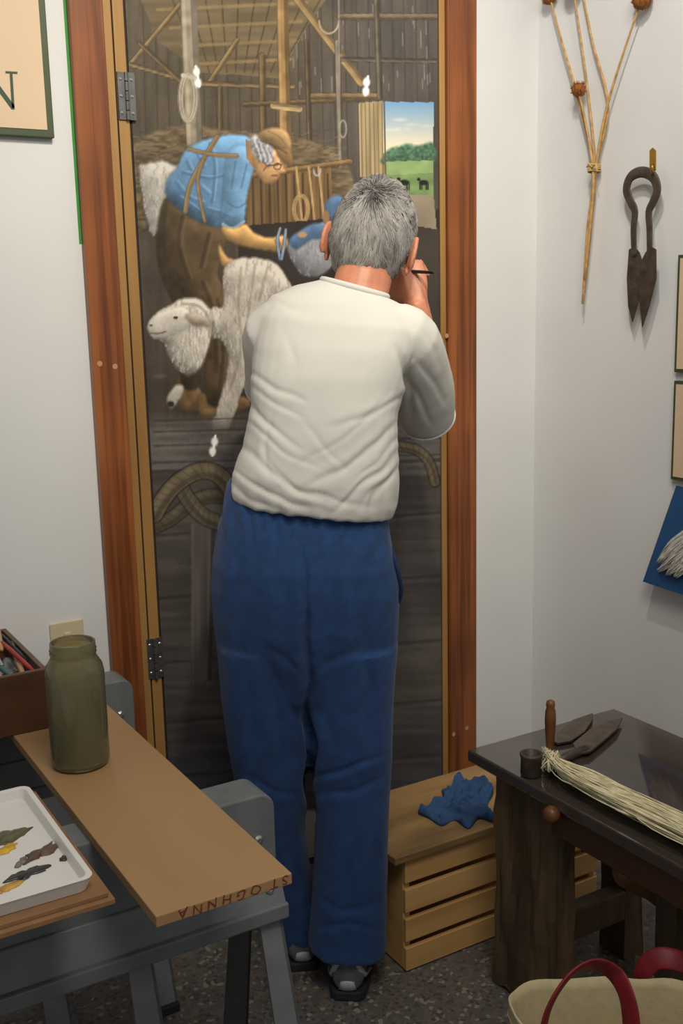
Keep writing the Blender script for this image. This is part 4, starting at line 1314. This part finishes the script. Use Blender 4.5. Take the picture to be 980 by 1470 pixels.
# rag: a thin crumpled cloth, ridged like draped fabric, with a ragged edge
bm = B()
out = [(600, 1169), (616, 1163), (622, 1152), (636, 1150), (634, 1134), (648, 1130), (654, 1116), (672, 1124), (690, 1118), (708, 1136), (700, 1158), (712, 1182), (688, 1176), (672, 1190), (652, 1178), (634, 1186), (616, 1176)]
zr = cz + .0182
cen = onZ(662, 1156, zr)
ow = [onZ(x, y, zr) for x, y in out]
dense = smooth_path(ow + [ow[0]], 8)[:-1]
rg = [[p.copy() for p in dense]]
for k in range(37):
    s = 1 - k / 36.5
    rr2 = []
    for p in dense:
        w = cen + (p - cen) * s
        wx = w.x + .02 * noise.noise(Vector((w.x * 20, w.y * 20, 4))); wy = w.y + .02 * noise.noise(Vector((w.x * 20, w.y * 20, 14)))
        r1 = 1 - min(1, abs(noise.noise(Vector((wx * 22 + wy * 12, wy * 10, 3)))) * 3.2)
        r2 = 1 - min(1, abs(noise.noise(Vector((wx * 12, wy * 34 - wx * 16, 8)))) * 3.0)
        hgt = .002 + .013 * r1 + .011 * r2 * r2
        rr2.append(w + Z3 * (hgt * min(1, (k + 2.0) / 4)))
    rg.append(rr2)
loft(bm, rg)
tag(obj('rag', bm, M['bluecloth'], None, True), 'crumpled blue cloth lying on the plywood over the crate', 'cloth')

# ------------------------------------------------------------------ old workbench along the right wall
TZ = .53
wb = thing('workbench', 'old dark wooden workbench along the right wall', 'workbench', (1.52, 1.25, 0))
bx0, bx1, by0, by1 = 1.297, 1.715, .62, 1.70
bm = B(); box(bm, (bx0, by0, TZ - .026), (bx1, by1, TZ)); obj('bench_top', bm, M['benchtop'], wb, bevel=.004)
bm = B(); rough_plank(bm, (bx0 + .035, 1.455, 0), (bx0 + .085, 1.66, TZ - .026), .012, 3); obj('leg', bm, M['oldwood'], wb)
bm = B(); rough_plank(bm, (bx1 - .09, 1.56, 0), (bx1 - .03, 1.64, TZ - .026), .008, 9); obj('leg', bm, M['oldwood'], wb)
bm = B(); rough_plank(bm, (bx0 + .035, .70, 0), (bx0 + .085, .86, TZ - .026), .008, 15); obj('leg', bm, M['oldwood'], wb)
bm = B(); rough_plank(bm, (bx1 - .09, .70, 0), (bx1 - .03, .78, TZ - .026), .008, 21); obj('leg', bm, M['oldwood'], wb)
bm = B(); box(bm, (bx0 + .012, .66, TZ - .085), (bx0 + .034, 1.455, TZ - .026)); obj('apron', bm, M['rail'], wb, bevel=.004)
bm = B(); box(bm, (bx1 - .06, .78, TZ - .09), (bx1 - .04, 1.56, TZ - .026)); obj('apron', bm, M['rail'], wb, bevel=.004)
bm = B(); box(bm, (bx0 + .085, 1.56, .10), (bx1 - .09, 1.60, .17)); obj('stretcher', bm, M['oldwood'], wb, bevel=.004)
kc = onX(803, 1165, bx0 + .012)
bm = B(); lathe(bm, kc + Vector((.012, 0, 0)), (-1, 0, 0), [(.007, 0), (.008, .018), (.014, .022), (.017, .032), (.014, .042), (.006, .046)], 18); obj('knob', bm, M['knob'], wb, True)
# wooden vise screw below the apron
vc = onX(905, 1252, 1.37)
bm = B(); lathe(bm, vc + Vector((.20, 0, 0)), (-1, 0, 0), [(.022, 0), (.022, .15), (.030, .155), (.040, .17), (.042, .19), (.036, .205), (.026, .212), (.022, .225), (.010, .232)], 22); obj('vise_screw', bm, M['knob'], wb, True)
bm = B(); rough_plank(bm, (1.47, 1.10, vc.z - .12), (1.51, 1.42, vc.z + .10), .006, 30, 10); obj('vise_jaw', bm, M['oldwood'], wb)
bm = B(); hexa(bm, [(1.38, 1.20, 0), (1.42, 1.20, 0), (1.42, 1.25, 0), (1.38, 1.25, 0)], [(1.44, 1.26, TZ - .03), (1.48, 1.26, TZ - .03), (1.48, 1.31, TZ - .03), (1.44, 1.31, TZ - .03)]); obj('brace', bm, M['oldwood'], wb, bevel=.004)

# things on the bench
c = onZ(762, 1113, TZ); c.x = max(c.x, bx0 + .026)
bm = B(); lathe(bm, c + Z3 * .0005, Z3, [(.019, 0), (.021, .004), (.0205, .036), (.0225, .042), (.0225, .046), (.018, .046), (.017, .012)], 24)
tag(obj('cup', bm, M['rust'], None, True), 'small dark iron cup at the corner of the dark workbench', 'cup')
c = onZ(789, 1086, TZ)
sp = thing('awl', 'upright brown turned wooden handle standing beside the yarn hank', 'tool', c)
bm = B(); lathe(bm, c + Z3 * .0005, Z3, [(.011, 0), (.011, .008), (.007, .012), (.0085, .03), (.0105, .055), (.0115, .080), (.0105, .098), (.008, .106), (.0095, .112), (.008, .119), (.003, .122)], 18); obj('handle', bm, M['knob'], sp, True)
bm = B(); lathe(bm, c + Z3 * .0004, Z3, [(.013, 0), (.013, .006), (.0115, .008)], 18); obj('collar', bm, M['rust'], sp, True)

hs = thing('hand_shears', 'dark iron hand shears lying open on the dark workbench', 'shears', onZ(840, 1060, TZ))
zt = TZ + .004
oz = lambda pts, z=zt: [onZ(x, y, z) for x, y in pts]
bm = B(); prism(bm, oz([(792, 1066), (800, 1054), (822, 1036), (851, 1026), (850, 1036), (838, 1054), (820, 1066), (800, 1070)]), (0, 0, .005)); obj('blade', bm, M['blade'], hs, bevel=.001)
bm = B(); prism(bm, oz([(822, 1070), (846, 1050), (872, 1038), (893, 1033), (886, 1048), (866, 1066), (846, 1082), (828, 1084)], zt + .005), (0, 0, .005)); obj('blade', bm, M['blade'], hs, bevel=.001)
bm = B(); tube(bm, [onZ(804, 1092, zt + .008), onZ(820, 1083, zt + .008), onZ(842, 1074, zt + .008)], [.009, .010, .008], 10); obj('shank', bm, M['rust'], hs, True)

yh = B()
ry = random.Random(3)
for k in range(380):
    u = ry.uniform(-1, 1); v = ry.uniform(0, 1); fz = 1.8 if k > 320 else .8
    za = TZ + .004 + .042 * v * (1 - .55 * u * u)
    base = [(784, 1082), (806, 1104), (862, 1132), (930, 1165), (1015, 1208)]
    wd = [7, 17, 25, 28, 30]
    ph = ry.uniform(0, 6.28)
    pts = []
    for i_, ((x, y), w_) in enumerate(zip(base, wd)):
        jx, jy = ry.uniform(-4, 4) * fz, ry.uniform(-4, 4) * fz
        pts.append(onZ(x + u * w_ * .5 + jx, y + u * w_ * .9 + jy, za + .004 * math.sin(ph + i_)))
    tube(yh, smooth_path(pts, 4), .0012, 4)
for k in range(46):
    a = ry.uniform(0, 6.28); c = onZ(790 + ry.uniform(-7, 10), 1090 + ry.uniform(-8, 10), TZ + .014 + ry.uniform(0, .025))
    tube(yh, smooth_path([c + Vector((math.cos(a) * .014, math.sin(a) * .014, -.008)), c + Z3 * .008, c - Vector((math.cos(a) * .014, math.sin(a) * .014, .008))], 3), .0014, 4)
tag(obj('yarn_hank', yh, M['yarn'], None, True), 'long hank of cream wool yarn lying along the workbench edge', 'yarn')

# ------------------------------------------------------------------ canvas tote
bc = onZ(868, 1452, .30)
tb = thing('tote_bag', 'cream canvas bag with red leather handles on the floor by the workbench', 'bag', (bc.x, bc.y, 0))
camr = Vector((cr.x, cr.y, 0)).normalized(); camf = Vector((-cb.x, -cb.y, 0)).normalized()


def el(s, z, a0=.158, b0=.10, wv=0):
    out = []
    for j in range(64):
        a = 2 * math.pi * j / 64
        nn = noise.noise(Vector((math.cos(a) * 1.7, math.sin(a) * 1.7, z * 6)))
        out.append(Vector((bc.x, bc.y, z + wv * (.010 * math.sin(2 * a + .6) + .010 * nn))) + (camr * (a0 * s * spow(math.cos(a), .8)) + camf * (b0 * s * spow(math.sin(a), .8))) * (1 + .05 * math.sin(3 * a + 1) + .06 * nn))
    return out


bm = B()
loft(bm, [el(.84, .001), el(.88, .02), el(.93, .12), el(.97, .22, wv=.5), el(1.0, .293, wv=1), el(1.003, .299, wv=1), el(.985, .299, wv=1), el(.965, .28, wv=1), el(.90, .12), el(.84, .03)])
obj('bag_body', bm, M['canvas'], tb, True)
bm = B()
pts = el(1.004, .272, wv=1); tube(bm, pts + [pts[0]], .0012, 5); obj('stitching', bm, M['twine'], tb)
for (pp, sgn) in (([(775, 1500, -1), (788, 1446, -1), (818, 1400, -.8), (852, 1384, -.6), (884, 1400, -.6), (902, 1440, -.9), (908, 1500, -1)], -1), ([(926, 1450, 1), (920, 1404, 1), (938, 1378, .9), (970, 1378, .8), (1010, 1398, .8), (1040, 1440, .9), (1050, 1490, 1)], 1)):
    bm = B()
    pts = []
    for x, y, s in pp:
        r = ray(x, y); tgt = Vector((bc.x, bc.y, 0)) + camf * (.098 * s)
        pts.append(CAM + r * ((tgt - CAM).dot(camf) / r.dot(camf)))
    tube(bm, smooth_path(pts, 8), .0038, 14, up=camf + camr * .6 * -sgn, k=4.8); obj('handle', bm, M['redleather'], tb, True)

# ------------------------------------------------------------------ right wall: teasels, shears, panels, blue card
tz_ = thing('teasel_bunch', 'bunch of dried teasel stems tied with twine on the right wall', 'dried flowers', onX(850, 240, XW - .01))
px_ = lambda pts, d: [onX(x, y, XW - d) for x, y in pts]
for pts, d, hd in (([(840, 405), (848, 320), (852, 240), (826, 130), (806, 60), (789, -4)], .022, (788, -8, 11, 15)), ([(836, 436), (843, 330), (853, 240), (842, 120), (824, -6)], .030, (822, -24, 13, 20)),
                    ([(838, 420), (847, 300), (855, 240), (868, 165), (890, 90), (919, 4)], .026, (921, -6, 14, 18)), ([(839, 400), (849, 300), (851, 245), (842, 185), (831, 135)], .034, (830, 129, 10, 10)), ([(841, 390), (850, 290), (856, 235), (872, 150), (850, 60), (832, -30)], .018, None)):
    bm = B(); w = smooth_path(px_(pts, d), 5)
    tube(bm, w, [.0027 + .0014 * (1 - abs(2 * i / len(w) - .7)) for i in range(len(w))], 7); st = obj('stem', bm, M['stem'], tz_, True)
    if hd:
        c = onX(hd[0], hd[1], XW - d); k = .00168
        bm = B(); ellipsoid(bm, c, (Vector((hd[2] * k, 0, 0)), Vector((0, hd[2] * k, 0)), Vector((0, 0, hd[3] * k))), 14, 10)
        rr = random.Random(hd[0])
        for _ in range(130):
            dv = Vector((rr.gauss(0, 1), rr.gauss(0, 1), rr.gauss(0, 1))).normalized()
            s0 = c + Vector((dv.x * hd[2] * k, dv.y * hd[2] * k, dv.z * hd[3] * k)) * .95
            tube(bm, [s0, s0 + dv * .006 + Z3 * .002], [.0012, .0003], 4)
        if hd[3] > 12:
            for q_ in range(7):
                a = q_ * .9; b0 = c - Z3 * hd[3] * k * .9
                tube(bm, [b0, b0 + Vector((math.cos(a) * .012, math.sin(a) * .018, .004)), b0 + Vector((math.cos(a) * .016, math.sin(a) * .026, .016))], [.0012, .001, .0004], 4)
        obj('seed_head', bm, M['teasel'], st, True)
bm = B()
for k in range(5):
    c = onX(852.5, 236 + k * 2.6, XW - .026)
    pts = [c + Vector((math.cos(a) * .017, math.sin(a) * .012, .002 * math.sin(a + k))) for a in [2 * math.pi * j / 16 for j in range(17)]]
    tube(bm, pts, .0022, 5)
c = onX(850, 240, XW - .044)
tube(bm, [c, c + Vector((0, .012, .008)), c + Vector((0, .02, .002))], .002, 5); tube(bm, [c, c + Vector((0, -.012, .006)), c + Vector((0, -.016, -.012))], .002, 5)
obj('twine', bm, M['twine'], tz_, True)

hk = thing('wall_hook', 'small brass hook on the right wall holding the old shears', 'hook', onX(936, 228, XW))
bm = B(); prism(bm, [onX(x, y, XW - .004) for x, y in [(932, 216), (936, 212), (940, 216), (940, 243), (932, 243)]], (.0035, 0, 0)); obj('hook_plate', bm, M['brass'], hk)
bm = B(); tube(bm, [onX(936, 236, XW - .004), onX(936, 250, XW - .02), onX(936, 247, XW - .042), onX(936, 238, XW - .044)], .0028, 8); obj('hook', bm, M['brass'], hk, True)

ws = thing('sheep_shears', 'old rusty iron sheep shears hanging from a brass hook on the wall', 'shears', onX(921, 350, XW - .02))
xs_ = .030
bow = [(910, 368), (909, 330), (911, 304), (905, 290), (899, 272), (905, 254), (921, 247), (937, 254), (943, 272), (937, 290), (931, 304), (932, 330), (932, 368)]
bm = B(); w = smooth_path(px_(bow, xs_), 5)
tube(bm, w, [.0085 + .0045 * math.sin(math.pi * i / (len(w) - 1)) for i in range(len(w))], 12, up=(1, 0, 0), k=.3); obj('bow_spring', bm, M['rust'], ws, True)
bm = B(); prism(bm, px_([(902, 358), (910, 354), (917, 362), (921, 374), (921, 402), (916, 432), (907, 463), (901, 440), (899, 400)], xs_), (.003, 0, 0)); obj('blade', bm, M['rust'], ws, bevel=.0008)
bm = B(); prism(bm, px_([(941, 358), (934, 354), (926, 362), (919, 376), (916, 402), (917, 432), (921, 470), (931, 440), (941, 400)], xs_ + .005), (.003, 0, 0)); obj('blade', bm, M['rust'], ws, bevel=.0008)


def wpanel(y0p, y1p, xp, label, face):
    a = onX(xp, y0p, XW); b_ = onX(xp, y1p, XW)
    t_ = thing('wall_panel', label, 'sign', (XW, a.y - .15, b_.z))
    bm = B(); box(bm, (XW - .014, a.y - .32, b_.z), (XW - .0005, a.y, a.z)); obj('border', bm, M['green'], t_, bevel=.001)
    bm = B(); box(bm, (XW - .0155, a.y - .31, b_.z + .008), (XW - .0135, a.y - .008, a.z - .008)); obj('face', bm, face, t_)


wpanel(366, 534, 979, 'pale panel with olive border, upper one at the right edge of the wall', M['signface'])
wpanel(546, 688, 973, 'pale panel with olive border, directly above the blue card', M['signface'])

bcd = thing('blue_card', 'tilted blue card with white wool lock mounted on the right wall', 'card', onX(960, 790, XW - .03))
bm = B(); prism(bm, [onX(970, 697, XW - .004), onX(922, 835, XW - .045), onX(1040, 874, XW - .045), onX(1084, 728, XW - .004)], (.003, 0, 0)); obj('card', bm, M['bluecard'], bcd, bevel=.0008)
bm = B(); rw = random.Random(8)
locks = ([(1000, 762), (975, 775), (958, 790), (944, 806)], [(1000, 772), (978, 788), (962, 804), (945, 818)], [(1002, 785), (982, 800), (970, 812), (957, 825)], [(1005, 796), (988, 810), (978, 818), (968, 827)])
for pts in locks:
    tube(bm, smooth_path(px_(pts, .046), 4), [.007] * 9 + [.006, .005, .004, .002], 8)
    for k in range(70):
        j = 8
        off_ = (rw.uniform(-j, j), rw.uniform(-j, j)); e_ = rw.uniform(.6, 1.05)
        p2 = [(x + off_[0] * (1.15 - .25 * i) + rw.uniform(-2, 2), y + off_[1] * (1.15 - .25 * i) + rw.uniform(-2, 2)) for i, (x, y) in enumerate(pts)]
        w = smooth_path(px_(p2, .048 + rw.uniform(0, .012)), 3)
        w = w[:max(4, int(len(w) * e_))]
        tube(bm, w, [.0011] * (len(w) - 1) + [.0003], 4)
obj('wool_lock', bm, M['wool'], bcd, True)

# ------------------------------------------------------------------ light
w = bpy.data.worlds.new('world'); SC.world = w; w.use_nodes = True
w.node_tree.nodes['Background'].inputs['Color'].default_value = (.92, .96, 1.0, 1)
w.node_tree.nodes['Background'].inputs['Strength'].default_value = .25


def area(name, loc_, tgt, size, energy, c):
    l = bpy.data.lights.new(name, 'AREA'); l.size = size; l.energy = energy; l.color = c
    o = bpy.data.objects.new(name, l); COL.objects.link(o); o.location = loc_
    o.rotation_euler = (Vector(tgt) - Vector(loc_)).to_track_quat('-Z', 'Y').to_euler()


def spot(name, loc_, tgt, energy, ang, c, r=.06, blend=.7):
    l = bpy.data.lights.new(name, 'SPOT'); l.energy = energy; l.spot_size = math.radians(ang); l.spot_blend = blend; l.color = c; l.shadow_soft_size = r
    o = bpy.data.objects.new(name, l); COL.objects.link(o); o.location = loc_
    o.rotation_euler = (Vector(tgt) - Vector(loc_)).to_track_quat('-Z', 'Y').to_euler()


area('ceiling_light', (.5, .2, 2.85), (1.1, 2.2, 1.5), .9, 27, (1, .95, .86))
spot('track_light', (.75, .85, 2.75), (1.15, 2.30, 1.65), 72, 66, (1, .89, .72), .05, .85)
spot('track_light', (1.15, 1.35, 2.8), (2.0, 1.95, 1.65), 42, 85, (1, .94, .85), .04)
